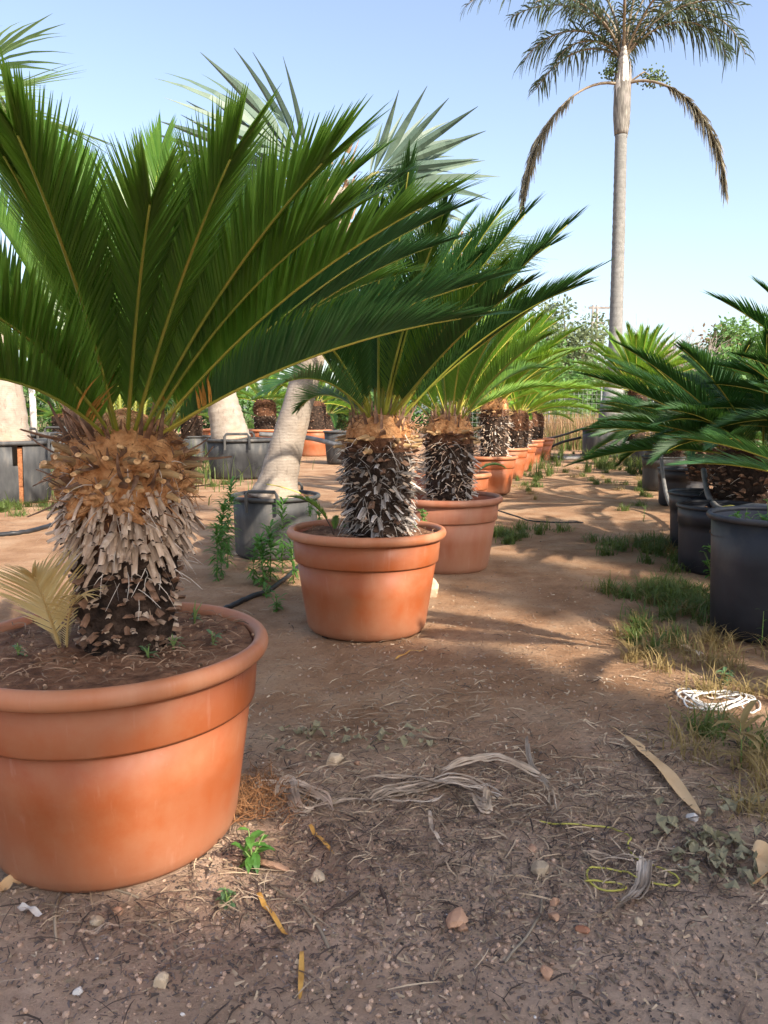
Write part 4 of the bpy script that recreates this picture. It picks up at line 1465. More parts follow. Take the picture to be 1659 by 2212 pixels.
# ------------------------------------------------------------------ tall queen palm
def queen_palm():
    rng = random.Random(44)
    Y = 22.0
    bx = aty(1322, 960, Y).x
    tp = aty(1345, 178, Y)
    root = thing('queen_palm', 'tall palm with grey ringed trunk and drooping feathery crown', 'palm tree', (bx, Y, -.02), 0)
    H = tp.z
    dx = tp.x - bx
    mb = MB()
    pts, rs = [], []
    sh = aty(1342, 290, Y).z
    n = 120
    for i in range(n + 1):
        f = i / n
        z = sh * f
        pts.append(Vector((dx * f * f * .9, 0, z)))
        ring = .012 * (1 if (i % 3 == 0) else 0)
        rs.append(.200 - .045 * f + (.06 * (1 - f * 8) if f < .12 else 0) + ring * .5 + rng.uniform(-.002, .002))
    mb.tube(pts, rs, 26)
    mb.build('trunk', M['bark_queen'], root, True)
    # crown shaft of old leaf bases
    top = Vector((dx, 0, H + .55))
    mb = MB()
    b0 = pts[-1]
    mb.tube([b0, b0 + Vector((.0, 0, .12)), b0.lerp(top, .3), b0.lerp(top, .6), b0.lerp(top, .85), top + Vector((0, 0, .5))], [.175, .19, .225, .22, .18, .10], 20)
    mb.build('crown_shaft', M['shaft'], root, True)
    for k in range(16):
        a = k * 2.4
        z0 = _lerp(.05, .75, (k % 8) / 8)
        p = b0.lerp(top, z0) + Vector((math.cos(a) * .17, math.sin(a) * .17, 0))
        s_ = MB()
        tn = Vector((-math.sin(a), math.cos(a), 0))
        o = Vector((math.cos(a), math.sin(a), 0))
        s_.strip([p - Vector((0, 0, .18)), p + o * .05 + Vector((0, 0, .15)), p + o * .06 + Vector((0, 0, .5)), p + o * .02 + Vector((0, 0, .95))], [.10, .13, .10, .03], tn, 0, -.35, o)
        s_.build('old_leaf_sheath', M['cutwood' if k % 3 == 0 else 'wood'], root, True)

    def plume(az, el, L, bend, mat, ll=.55, n_=120, droop=.5, spr=1.0, e=1.1, base=None, thick=.045, bare=.12):
        cur, ths = rachis_curve(L, bend, 22, e)
        m = 22
        lf = MB()
        B = Vector((0, 1, 0))
        # gravity seen from the frond's own frame
        X = Vector((math.cos(el) * math.cos(az), math.cos(el) * math.sin(az), math.sin(el)))
        Z = Vector((-math.sin(el) * math.cos(az), -math.sin(el) * math.sin(az), math.cos(el)))
        mt = Matrix((X, Z.cross(X), Z)).transposed()
        gdir = mt.transposed() @ Vector((0, 0, -1))
        for i in range(n_):
            for side in (-1, 1):
                s = bare + (1 - bare) * rng.random()
                q = min(s, .999) * m
                k = int(q)
                p = cur[k].lerp(cur[k + 1], q - k)
                th = ths[k]
                T = Vector((math.cos(th), 0, math.sin(th)))
                Nn = Vector((-math.sin(th), 0, math.cos(th)))
                v = rng.gauss(.25, .45) * spr
                a = rng.uniform(.55, 1.05) * spr
                d = (T * math.cos(a) + (B * side * math.cos(v) + Nn * math.sin(v)) * math.sin(a)).normalized()
                ln = ll * min(1, .45 + 2 * (s - bare)) * (1 - .55 * max(0, s - .6) / .4) * rng.uniform(.75, 1.1)
                dr = droop * rng.uniform(.5, 1.3)
                pts_ = [p, p + d * ln * .4 + gdir * (dr * ln * .12), p + d * ln * .72 + gdir * (dr * ln * .42), p + d * ln * .88 + gdir * (dr * ln * .85)]
                lf.strip(pts_, [.013, .019, .015, .004], (T - d * T.dot(d)).normalized())
        rc = MB()
        rc.tube(cur, [thick * (1 - .8 * i / m) + .004 for i in range(m + 1)], 6, flat=.7)
        o = frond_place(root, [lf.mesh('frond', M[mat]), rc.mesh('rachis', M['queen_rachis'], True), None], base or Vector(top), az, el)
        return o
    # living crown
    for (az, el, L, bd) in ((3.0, 1.05, 2.5, 2.1), (3.5, 1.15, 2.6, 1.7), (2.6, 1.25, 3.2, 1.5), (0.15, 1.25, 3.6, 2.4), (-.3, 1.1, 2.6, 1.6), (.5, 1.3, 3.3, 1.6), (1.3, 1.0, 3.2, 1.5), (4.4, 1.15, 3.1, 1.5), (5.2, 1.1, 3.0, 1.5), (1.9, 1.3, 3.2, 1.2), (4.9, 1.4, 3.2, 1.0), (.0, 1.45, 3.4, 1.1), (3.2, 1.45, 3.6, 1.3), (2.1, .8, 3, 1.4), (3.05, 1.3, 4.2, 2.0)):
        plume(az, el, L * 1.28, bd, 'queen', .8, 66, .9)
    plume(-.12, 1.0, 3.4, 2.35, 'queen', .75, 110, .95, 1.0, 1.3)
    plume(3.25, .9, 2.4, 2.2, 'queen', .42, 80, .6)
    # two withered fronds hanging down
    mid = b0.lerp(top, .66)
    plume(PI + .25, .62, 4.9, 2.15, 'queen_dry', .48, 340, 1.0, .66, .46, Vector(mid), .05, .30)
    plume(-.5, 1.0, 4.5, 2.45, 'queen_dry', .56, 380, 1.0, .7, .34, Vector(mid), .05, .26)
    # fruit bunches
    for (az, el, ln, nb, rad) in ((0.0, .5, 1.0, 170, .33), (2.9, 1.0, .55, 90, .22), (2.6, 1.35, .9, 70, .2)):
        f = MB()
        d = Vector((math.cos(az) * math.cos(el), math.sin(az) * math.cos(el), math.sin(el)))
        s0 = mid + d * .15
        e0 = s0 + d * (ln * .8) - Vector((0, 0, ln * .25))
        for _ in range(nb):
            p = e0 + Vector((rng.gauss(0, rad * .55), rng.gauss(0, rad * .4), rng.gauss(0, rad * .36)))
            f.blob(p, rng.uniform(.022, .034), rng, 0)
        o = f.build('fruit_bunch', M['fruit'], root)
        o['kind'] = 'stuff'
        st = MB()
        st.tube([s0 - d * .15, s0 + d * (ln * .5) + Vector((0, 0, .06)), e0], [.03, .025, .012], 6)
        st.build('fruit_stalk', M['queen_rachis'], root, True)


def _lerp(a, b, f):
    return a + (b - a) * f


queen_palm()

# sawn stump in the big tub
sx_ = aty(1318, 900, 20.1).x
stp = thing('palm_stump', 'sawn off grey palm stump with pale top in the big tub', 'stump', (sx_, 19.95, .69), 0)
mb = MB()
hh = aty(1318, 838, 19.95).z - .69
mb.tube([Vector((-.03, 0, 0)), Vector((-.02, 0, hh * .5)), Vector((.03, 0, hh))], [.34, .29, .235], 26, 0, True, 1)
mb.build('stump_trunk', [M['bark_queen'], M['cutwood']], stp, True)

# ------------------------------------------------------------------ trees and scrub behind
def broad_tree(name, label, cat, loc, h, rx, rz_, mats, nclump, nleaf, leaf, seed, group=None, trunk=True, accent=None, lowz=.35):
    rng = random.Random(seed)
    root = thing(name, label, cat, loc, 0, group)
    cz = h - rz_
    centres = []
    for _ in range(nclump):
        while True:
            p = Vector((rng.uniform(-1, 1), rng.uniform(-1, 1), rng.uniform(-1, 1)))
            if .25 < p.length < 1:
                break
        k = 1 + .25 * mnoise.noise(p * 2 + Vector((seed, 0, 0)))
        centres.append(Vector((p.x * rx * k, p.y * rx * k, cz + p.z * rz_ * k)))
    if trunk:
        mb = MB()
        mb.tube([Vector((0, 0, 0)), Vector((.1, 0, h * .3)), Vector((0, .1, cz))], [h * .035, h * .026, h * .018], 8)
        for c in centres[::3]:
            a = Vector((.08, 0, h * rng.uniform(.3, .6)))
            mb.tube([a, a.lerp(c, .5) + Vector((0, 0, .15)), c], [h * .012, h * .008, h * .003], 5)
        mb.build('trunk', M['bark'], root, True)
    mb = MB()
    for ci, c in enumerate(centres):
        cr = rng.uniform(.22, .42) * (rx + rz_) / 2
        mi = 1 if accent and rng.random() < accent else 0
        for _ in range(nleaf):
            q = Vector((rng.gauss(0, 1), rng.gauss(0, 1), rng.gauss(0, .8))) * (cr * .55)
            p = c + q
            d = (q.normalized() + Vector((rng.gauss(0, .6), rng.gauss(0, .6), rng.gauss(-.1, .6)))).normalized()
            l_ = leaf * rng.uniform(.6, 1.4)
            wv = d.cross(Vector((rng.gauss(0, 1), rng.gauss(0, 1), rng.gauss(0, 1)))).normalized()
            mb.strip([p, p + d * l_ * .5, p + d * l_], [l_ * .08, l_ * .28, l_ * .03], wv, mi)
    mb.build('crown', [M[m] for m in mats], root)
    return root


TG = 'trees beyond the nursery'
q = aty(1232, 760, 42)
broad_tree('olive_tree', 'grey green loose crowned tree left of the pylon pole', 'tree', (q.x, 42, -.1), 7.2, 2.0, 2.3, ['olive', 'treegreen'], 46, 130, .20, 1, TG, True, .15)
q = aty(1150, 760, 38)
broad_tree('broad_tree', 'rounded green tree behind the yellow green sagos', 'tree', (q.x, 38, -.1), 5.6, 2.2, 2.2, ['treegreen', 'olive'], 40, 120, .20, 2, TG)
q = aty(1590, 760, 40)
broad_tree('broad_tree', 'green and russet crowned tree at the far right', 'tree', (q.x, 40, -.1), 5.7, 2.0, 2.0, ['treegreen', 'russet'], 44, 120, .20, 3, TG, True, .16)
q = aty(1690, 760, 44)
broad_tree('broad_tree', 'dark tree at the far right edge behind the russet one', 'tree', (q.x, 44, -.1), 5.6, 2.4, 2.2, ['olive'], 36, 120, .22, 4, TG)
q = aty(1525, 760, 47)
broad_tree('broad_tree', 'dark low tree between bare shrub and russet tree', 'tree', (q.x, 47, -.1), 4.6, 1.8, 1.6, ['treedark', 'olive'], 30, 110, .22, 5, TG, True, .4)
SG = 'shrubs behind the far fence'
for k, (px, Y, h, rx, ms, lb) in enumerate([
        (1185, 30, 3.4, 1.6, ['treegreen', 'olive'], 'feathery light green shrub behind the end of the left row'),
        (1262, 31, 3.1, 1.5, ['treegreen', 'olive'], 'light green shrub directly behind the wire fence'),
        (1335, 33, 3.3, 1.6, ['treegreen'], 'green shrub right behind the tall palm trunk'),
        (1432, 30, 3.3, 1.7, ['treegreen', 'olive'], 'feathery green shrub right of the bright sago'),
        (1520, 31, 3.2, 1.7, ['treegreen', 'treedark'], 'dense green shrub behind the right hand sagos'),
        (1610, 28, 3.5, 1.6, ['treegreen'], 'broad leaved light green shrub below the russet tree'),
        (1700, 28, 3.4, 1.7, ['treedark', 'treegreen'], 'dark green shrub at the right edge behind the sagos'),
        (1100, 34, 3.0, 1.7, ['treegreen', 'treedark'], 'green shrub hidden behind the middle of the left row'),
        (1000, 36, 3.0, 1.9, ['treedark', 'treegreen'], 'dark shrub far behind the second sago'),
        (860, 36, 2.8, 1.9, ['treegreen', 'treedark'], 'green shrub far behind the second pot'),
        (740, 33, 2.6, 1.7, ['treegreen', 'treedark'], 'green shrub far behind the small black pot'),
        (640, 34, 2.6, 1.8, ['treedark', 'treegreen'], 'dark green shrub far behind the background terracotta pots'),
        (530, 30, 2.4, 1.6, ['treegreen', 'olive'], 'green shrub far behind the wide handled tub'),
        (420, 32, 2.8, 1.9, ['treedark', 'treegreen'], 'dark shrub far behind the front sago trunk'),
        (300, 30, 2.6, 1.9, ['treegreen', 'treedark'], 'green shrub far behind the big sago crown'),
        (180, 28, 2.5, 1.7, ['treegreen', 'olive'], 'light green shrub far left behind the tubs'),
        (60, 30, 2.8, 1.9, ['treedark', 'treegreen'], 'dark shrub at far left behind the split tub'),
        (-60, 28, 2.8, 1.8, ['treegreen'], 'green shrub at the far left edge')]):
    q = aty(px, 900, Y)
    broad_tree('shrub', lb, 'shrub', (q.x, Y, -.1), h, rx, h * .48, ms, 30, 110, .17, 20 + k, SG, False, .4 if len(ms) > 1 else None)
# bare shrub
bs = thing('bare_shrub', 'leafless pale grey twiggy shrub against the sky right of tall palm', 'shrub', (aty(1450, 800, 36).x, 36, 0), 0)
_q = random.Random(6)
mb = MB()


def branch(p, d, l_, r, depth):
    e_ = p + d * l_
    mb.tube([p, p.lerp(e_, .5) + Vector((_q.gauss(0, .03), 0, _q.gauss(0, .03))) * l_, e_], [r, r * .8, r * .6], 4, cap=False)
    if depth:
        for _ in range(4 if depth > 1 else 3):
            nd = (d + Vector((_q.gauss(0, .45), _q.gauss(0, .45), _q.gauss(.1, .3)))).normalized()
            branch(p.lerp(e_, _q.uniform(.5, 1)), nd, l_ * _q.uniform(.6, .85), r * .62, depth - 1)


for k in range(9):
    branch(Vector((_q.gauss(0, .3), 0, .2)), Vector((_q.gauss(0, .45), _q.gauss(0, .4), 1)).normalized(), 1.95, .075, 4)
mb.build('twigs', M['twiggrey'], bs)

# utility pole
up_ = aty(1281, 800, 50)
po = thing('utility_pole', 'double wooden utility pole with two crossarms in the distance', 'utility pole', (up_.x, 50, -.1), 0)
for k, dx in enumerate((-.16, .16)):
    mb = MB()
    mb.tube([Vector((dx * 1.5, 0, 0)), Vector((dx * .8, 0, 8.0))], [.11, .08], 8)
    mb.build('post', M['wood'], po, True)
for z, L, ox in ((7.85, 1.3, .25), (6.9, .9, .2)):
    mb = MB()
    mb.box((ox, 0, z), (L, .12, .13))
    mb.build('crossarm', M['wood'], po)

# wire fence at the end of the path
fn = thing('wire_fence', 'galvanised wire mesh fence at the end of the path', 'fence', (0, 25.5, 0), 0)
for k in range(8):
    mb = MB()
    mb.tube([Vector((2 + k * 1.7, 0, 0)), Vector((2 + k * 1.7, 0, 2.0))], [.025, .025], 6)
    mb.build('post', M['wire'], fn, True)
mb = MB()
x = 2.0
while x < 13.9:
    mb.tube([Vector((x, 0, .03)), Vector((x, 0, 1.9))], [.004, .004], 3, cap=False)
    x += .15
for k in range(13):
    mb.tube([Vector((2, 0, .05 + .153 * k)), Vector((13.9, 0, .05 + .153 * k))], [.006, .006], 3, cap=False)
mb.build('wire_mesh', M['wire'], fn)

# unseen cypress trees behind the viewer, crowns shaped to shade the path front
def cypress(u, s, h, r, label, seed, holes=(), dens=1.0):
    rng = random.Random(seed)
    p0 = NH * u + LH * s
    root = thing('shade_cypress', label, 'tree', (p0.x, p0.y, -.05), 0, 'unseen shading cypress trees behind the viewer')
    mb = MB()
    mb.tube([Vector((0, 0, 0)), Vector((0, 0, h * .9))], [.16, .03], 8)
    mb.build('trunk', M['bark'], root, True)
    mb = MB()
    tops = (TOSUN / math.cos(SUN_EL))
    holes3 = [(Vector(hp) - Vector(root.location), hr) for hp, hr in holes]
    nn = int(420 * h * r * dens)
    for _ in range(nn):
        f = rng.random() ** .9
        z = .3 + (h - .3) * f
        rr = r * min(1, (1 - f) * 4.5 + .05) * (.9 + .2 * mnoise.noise((z * 1.3, seed, 0)))
        a = rng.uniform(0, 2 * PI)
        q = rr * math.sqrt(rng.uniform(.0, 1))
        p = Vector((q * math.cos(a), q * math.sin(a), z))
        skip = False
        for hp, hr in holes3:
            w_ = p - hp
            if (w_ - TOSUN * w_.dot(TOSUN)).length < hr:
                skip = True
        if skip:
            continue
        d = Vector((math.cos(a) * .4, math.sin(a) * .4, 1)).normalized()
        wv = Vector((rng.gauss(0, 1), rng.gauss(0, 1), .0)).normalized()
        mb.strip([p - d * .16, p, p + d * .2], [.06, .12, .02], wv)
    mb.build('crown', M['treedark'], root)


HOLES = [((-.40, 1.72, .20), .31), ((.16, 3.72, .17), .33)]  # crown gaps cut along the sun's line for light patches on two pots
for k, (u, h, r, lb) in enumerate([(-.9, 11.6, .75, 'first'), (.25, 11.9, .85, 'second'), (1.25, 11.4, .80, 'third'), (2.05, 11.2, .66, 'fourth')]):
    cypress(u, -10, h - (1.2 if u < 2 else -.2), r, lb + ' unseen cypress of the shading row behind the viewer', 60 + k, HOLES)
cypress(3.95, -10, 11.4, .72, 'fifth unseen cypress of the shading row behind the viewer', 70, (), .42)
cypress(5.0, -10, 9.9, .60, 'sixth unseen cypress of the shading row behind the viewer', 71, (), .30)
cypress(7.75, -10, 8.4, .62, 'last unseen cypress of the shading row behind the viewer', 72, (), .4)


# ------------------------------------------------------------------ litter on the ground
RL = random.Random(101)


def ribbon(name, label, cat, path, w0, mat, lift=.006, fold=.3, prof=None, n=22, group=None, twist=0.0, arch=None):
    """a dry leaf strip laid on the ground along picture points"""
    ctrl = [G(*p) for p in path]
    c = sum(ctrl, Vector()) / len(ctrl)
    pts = smooth_path(ctrl, n)
    mb = MB()
    q, ws, wv = [], [], []
    for i, p in enumerate(pts):
        f = i / (len(pts) - 1)
        t_ = (pts[min(i + 1, len(pts) - 1)] - pts[max(i - 1, 0)]).normalized()
        s_ = Vector((-t_.y, t_.x, 0)).normalized()
        tw = twist * f + .25 * math.sin(f * 9)
        z = gz(p.x, p.y) + lift + .004 * (1 + math.sin(f * 13)) + (arch * math.sin(f * PI) if arch else 0)
        q.append(Vector((p.x - c.x, p.y - c.y, z)))
        ws.append(max(.0006, w0 * (prof(f) if prof else math.sin(PI * min(1, .12 + .88 * f)) ** .6)))
        wv.append((s_ * math.cos(tw) + Vector((0, 0, 1)) * math.sin(tw)).normalized())
    if w0 < .008 or mat != 'dryleaf':
        mb.strip(q, ws, wv, 0, fold, Vector((0, 0, 1)))
    else:
        # split lengthwise into ragged fibrous strands
        ns = max(4, int(w0 / .0026))
        for s_ in range(ns):
            off = (s_ + .5) / ns * 2 - 1
            i0 = RL.choice((0, 0, 0, 1, 2, 3))
            i1 = len(q) - RL.choice((0, 0, 1, 2, 4, 6))
            dv = RL.gauss(0, .35)
            dz = RL.uniform(0, .006)
            qq = [q[i] + wv[i] * (ws[i] * (off + dv * max(0, i / len(q) - .55))) + Vector((0, 0, dz + .003 * math.sin(i * .9 + s_))) for i in range(i0, i1)]
            mb.strip(qq, [ws[i] / ns * RL.uniform(.9, 1.5) for i in range(i0, i1)], wv[i0:i1], 0, RL.uniform(-.8, .8), Vector((0, 0, 1)))
    o = mb.build(name, M[mat], None, True, (c.x, c.y, 0))
    return tag(o, label, cat, group)


def smooth_path(ctrl, n):
    """Catmull-Rom through the control points"""
    P = [ctrl[0]] + list(ctrl) + [ctrl[-1]]
    out = []
    m = len(ctrl) - 1
    for i in range(n + 1):
        f = i / n * m
        k = min(int(f), m - 1)
        t_ = f - k
        a, b, c, d = P[k], P[k + 1], P[k + 2], P[k + 3]
        out.append(.5 * ((2 * b) + (c - a) * t_ + (2 * a - 5 * b + 4 * c - d) * t_ * t_ + (3 * b - a - 3 * c + d) * t_ ** 3))
    return out


def rope(name, label, cat, path, r, mat, n=80, lift=None, world=False, group=None, nsec=7):
    ctrl = path if world else [G(*p) for p in path]
    c = sum(ctrl, Vector()) / len(ctrl)
    pts = smooth_path(ctrl, n)
    q = []
    for i, p in enumerate(pts):
        z = p.z if world else gz(p.x, p.y) + r * .8 + (lift(i / n) if lift else 0)
        q.append(Vector((p.x - c.x, p.y - c.y, z)))
    mb = MB()
    mb.tube(q, [r] * len(q), nsec)
    o = mb.build(name, M[mat], None, True, (c.x, c.y, 0))
    return tag(o, label, cat, group)


DL = 'dry palm leaf strips on the path'
spear = lambda f: .08 + .92 * math.sin(PI * min(1, max(0, (f - .18) / .82))) ** .75 if f > .2 else .10
ribbon('dry_leaf', 'long tan spear shaped dry leaf lying across the right of the path', 'dry leaf', [(1318, 1583), (1378, 1630), (1440, 1695), (1512, 1782)], .022, 'tanleaf', .012, .4, spear, 26, DL)
ribbon('dry_leaf', 'grey curled dry leaf below the yellow twine', 'dry leaf', [(1392, 1880), (1385, 1935), (1350, 1975), (1275, 2008)], .019, 'dryleaf', .014, .5, lambda f: 1 - .75 * max(0, f - .45) / .55, 24, DL, 1.1)
ribbon('dry_leaf', 'grey dry leaf blade crossing over the yellow twine', 'dry leaf', [(1258, 1868), (1330, 1876), (1420, 1890)], .010, 'dryleaf', .016, .3, None, 20, DL)
ribbon('dry_leaf', 'long bleached leaf strip lying in the middle of the path', 'dry leaf', [(800, 1748), (880, 1722), (1000, 1708), (1085, 1742)], .020, 'dryleaf', .012, .5, None, 26, DL, .6)
ribbon('dry_leaf', 'arched twisted dry leaf reaching toward the right in mid path', 'dry leaf', [(950, 1690), (1005, 1668), (1065, 1664), (1150, 1692), (1190, 1700)], .012, 'dryleaf', .012, .5, None, 26, DL, 1.5, .02)
ribbon('dry_leaf', 'dark knotted leaf strip bending down on the right of mid path', 'dry leaf', [(1138, 1610), (1142, 1650), (1160, 1690), (1192, 1725), (1203, 1772)], .010, 'dryleaf', .012, .6, None, 26, DL, 2.5)
ribbon('dry_leaf', 'narrow grey leaf strip just below the knotted one', 'dry leaf', [(928, 1770), (935, 1810), (958, 1845)], .006, 'dryleaf', .008, .3, None, 16, DL)
ribbon('dry_leaf', 'folded pale dry leaf beside the rusty fibre heap', 'dry leaf', [(600, 1740), (622, 1700), (640, 1760), (680, 1768)], .022, 'dryleaf', .016, .6, None, 22, DL, 1.4)
ribbon('dry_leaf', 'broad folded dry leaf above the rusty fibre heap', 'dry leaf', [(545, 1718), (590, 1712), (640, 1716), (700, 1740), (720, 1775)], .018, 'dryleaf', .014, .6, None, 22, DL, .8)
ribbon('dry_leaf', 'thin bleached strip under the long one in mid path', 'dry leaf', [(655, 1768), (760, 1742), (880, 1752), (960, 1738)], .008, 'dryleaf', .008, .3, None, 22, DL)
ribbon('dry_leaf', 'pale strip ending at the crumpled leaf in mid path', 'dry leaf', [(780, 1710), (880, 1700), (980, 1722), (1060, 1716)], .008, 'dryleaf', .02, .3, None, 22, DL)
ribbon('dry_leaf', 'crumpled pinkish dry leaf at the end of the mid path strips', 'dry leaf', [(1020, 1740), (1050, 1765), (1055, 1735), (1085, 1752)], .018, 'dryleaf', .016, .7, None, 18, DL, 2.0)
ribbon('dry_leaf', 'yellow leaf strip pointing down near the lower left weed', 'dry leaf', [(556, 1945), (585, 1990), (622, 2042)], .0062, 'dead_tip', .006, .3, None, 16, DL)
ribbon('dry_leaf', 'upright yellow leaf strip at the bottom of the picture', 'dry leaf', [(652, 2072), (651, 2130), (648, 2185)], .0058, 'dead_tip', .006, .3, None, 14, DL)
ribbon('dry_leaf', 'amber leaf strip pointing at the rusty fibre heap', 'dry leaf', [(668, 1795), (690, 1825), (722, 1862)], .0062, 'dead_tip', .006, .3, None, 14, DL)
ribbon('dry_leaf', 'pale cream leaf scrap below the front pot', 'dry leaf', [(40, 1972), (65, 1982), (92, 1990)], .010, 'whitechip', .008, .4, None, 10, DL)
ribbon('dry_leaf', 'frayed pale straw end left below the front pot', 'dry leaf', [(180, 2035), (220, 2022), (275, 2010)], .008, 'dryleaf', .008, .4, None, 12, DL)
ribbon('dry_leaf', 'curled brown leaf at the left edge below the front pot', 'dry leaf', [(-10, 1950), (20, 1925), (52, 1915)], .016, 'tanleaf', .012, .8, None, 12, DL, .6)
ribbon('dry_leaf', 'curled orange brown leaf at the lower right edge', 'dry leaf', [(1622, 1868), (1648, 1880), (1655, 1915), (1622, 1945)], .026, 'tanleaf', .020, .5, None, 18, DL, .9)
ribbon('dry_leaf', 'straw coloured blade lying above the tan spear leaf', 'dry leaf', [(900, 1600), (955, 1604), (1020, 1612)], .006, 'straw', .008, .3, None, 12, DL)
ribbon('dry_leaf', 'small pale blade on the sunlit patch near the right verge', 'dry leaf', [(1470, 1400), (1500, 1412), (1520, 1420)], .022, 'dryleaf', .01, .5, None, 12, DL)
ribbon('dry_leaf', 'yellow grass blade lying in front of the second pot', 'dry leaf', [(855, 1430), (880, 1416), (915, 1408)], .006, 'dead_tip', .008, .3, None, 12, DL)
TW = 'bare twigs on the path'
for lb, pa, r in [('forked brown twig running down from the lower left weed', [(580, 1918), (620, 1945), (655, 1970), (690, 2020), (712, 2070)], .0036),
                  ('thin twig leading down at the bottom right of mid path', [(1170, 1955), (1160, 2000), (1090, 2090)], .0034),
                  ('bent twig standing left of the lower weed', [(135, 1910), (120, 1970), (122, 2035)], .0034),
                  ('dark reddish root lying right of the lower weed', [(700, 1990), (740, 1965), (790, 1925)], .0042),
                  ('short brown stick right of the dark root', [(822, 1930), (835, 1960), (842, 1985)], .0045),
                  ('grey stick lying below the front pot', [(195, 1912), (250, 1925), (300, 1942)], .0030),
                  ('straight pale straw stalk crossing above the tan spear leaf', [(1190, 1642), (1270, 1645), (1345, 1652)], .0030),
                  ('long straw stalk at the foot of the front pot', [(480, 1840), (540, 1830), (640, 1810)], .0036),
                  ('bent white twig near the white twine', [(1448, 1555), (1465, 1580), (1475, 1600)], .006)]:
    rope('twig', lb, 'twig', pa, r, 'straw' if 'straw' in lb or 'bent' in lb else 'darktwig' if 'dark' in lb else 'queen_rachis', 16, group=TW, nsec=5)

# twines
rope('yellow_twine', 'thin yellow twine curling over the litter at lower right', 'twine',
     [(1165, 1786), (1230, 1795), (1300, 1798), (1345, 1812), (1362, 1826), (1356, 1845), (1385, 1872), (1440, 1895), (1466, 1918), (1452, 1932), (1400, 1925), (1360, 1902), (1320, 1892), (1275, 1895), (1268, 1912), (1290, 1932), (1320, 1940), (1352, 1930), (1330, 1925), (1262, 1920)], .0024, 'rope_y', 160, lambda f: .004 + .006 * math.sin(f * 21) ** 2)
tw = []
for k in range(46):
    a = k * .83
    tw.append((1545 + 52 * math.cos(a) * (1 + .35 * math.sin(k * 1.7)) + 18 * math.sin(k * .6), 1524 + 18 * math.sin(a) * (1 + .4 * math.cos(k * 2.3)) + 4 * math.cos(k * 1.1)))
tw = [(1470, 1512), (1460, 1500), (1478, 1494), (1500, 1503), (1520, 1530)] + tw + [(1600, 1535), (1622, 1548), (1640, 1540), (1638, 1525), (1612, 1520), (1585, 1526)]
rope('white_twine', 'tangled bundle of white twine lying at the right of the path', 'twine', tw, .0036, 'rope_w', 420, lambda f: .004 + .024 * (math.sin(f * 47) ** 2) * math.sin(f * PI), nsec=5)

# stones
SGp = 'stones on the path'
for px, py, r, sq, m_, lb in [(1167, 1893, .028, (1.15, .9, .85), 'stone', 'pale angular stone left of the yellow twine'),
                              (990, 2000, .029, (1.2, .8, .62), 'stone_red', 'reddish flat stone near the bottom middle'),
                              (1000, 2018, .012, (1, 1, .9), 'stone_red', 'round pebble touching the reddish flat stone'),
                              (722, 1652, .028, (1.1, .9, .85), 'stone', 'tan stone among the litter right of the front pot'),
                              (688, 1908, .024, (1, .8, .75), 'stone', 'whitish stone right of the lower left weed'),
                              (931, 1288, .070, (.85, .9, 1.15), 'stone', 'pale yellow stone leaning beside the second pot'),
                              (1197, 1962, .013, (1, 1, .8), 'stone_red', 'smooth pebble under the grey curled leaf'),
                              (1197, 1998, .014, (1, .9, .8), 'stone_red', 'smooth brown pebble below the other pebble at lower right'),
                              (1257, 2022, .012, (1.3, .9, .6), 'terra', 'chip of orange terracotta at the lower right'),
                              (255, 1975, .013, (1.2, .9, .7), 'stone_red', 'orange pebble below the front pot'),
                              (210, 2000, .016, (1, 1, .8), 'stone', 'brownish pebble left of bottom below the front pot'),
                              (350, 2140, .020, (1, .9, .8), 'stone', 'round tan pebble at the very bottom left'),
                              (170, 2150, .011, (1, .9, .8), 'whitechip', 'small white pebble at the bottom left'),
                              (1150, 1845, .014, (1.3, .9, .6), 'stone_red', 'small flat pebble above the pale angular stone'),
                              (1180, 2120, .016, (1, .9, .8), 'stone_red', 'brown pebble near the bottom right'),
                              (770, 1660, .012, (1, .9, .8), 'stone_red', 'orange pebble just right of the tan litter stone'),
                              (1495, 1780, .016, (1, .9, .8), 'whitechip', 'white crumb of stone beside the tan spear leaf'),
                              (520, 1200, .04, (1.3, .9, .6), 'stone', 'flat stone lying by the tall weeds at the handled tub'),
                              (1380, 2005, .010, (1, 1, .9), 'stone', 'small pale pebble right of the grey curled leaf'),
                              (595, 1880, .03, (1.5, 1.0, .35), 'stone_red', 'half buried brown stone by the lower left weed')]:
    p = G(px, py)
    mb = MB()
    mb.blob(Vector((0, 0, 0)), r, RL, 0, sq, .25, 'cut')
    o = mb.build('stone' if r > .017 else 'pebble', M[m_], None, False, (p.x, p.y, p.z + r * sq[2] * .55))
    tag(o, lb, 'stone', SGp)


def scatter_stuff(name, label, cat, mat, n, fn, spots, seed, tuft=0):
    """loose small matter nobody could count, strewn on the ground"""
    rng = random.Random(seed)
    mb = MB()
    tot = sum(s_[4] for s_ in spots)
    for px, py, sx, sy, wgt in spots:
        c = G(px, py)
        cnt = int(n * wgt / tot)
        hubs = [(c.x + rng.gauss(0, sx), c.y + rng.gauss(0, sy), rng.uniform(.4, 1.6)) for _ in range(max(1, cnt // tuft))] if tuft else None
        for _ in range(cnt):
            if hubs:
                hx, hy, hw = rng.choice(hubs)
                x, y = hx + rng.gauss(0, .035 * hw), hy + rng.gauss(0, .035 * hw)
            else:
                x, y = c.x + rng.gauss(0, sx), c.y + rng.gauss(0, sy)
            if y < 1.15 or any((x - P[0]) ** 2 + (y - P[1]) ** 2 < rr * rr for P, rr in FEET):
                continue
            fn(mb, rng, Vector((x, y, gz(x, y))))
    o = mb.build(name, M[mat])
    tag(o, label, cat)
    o['kind'] = 'stuff'
    return o


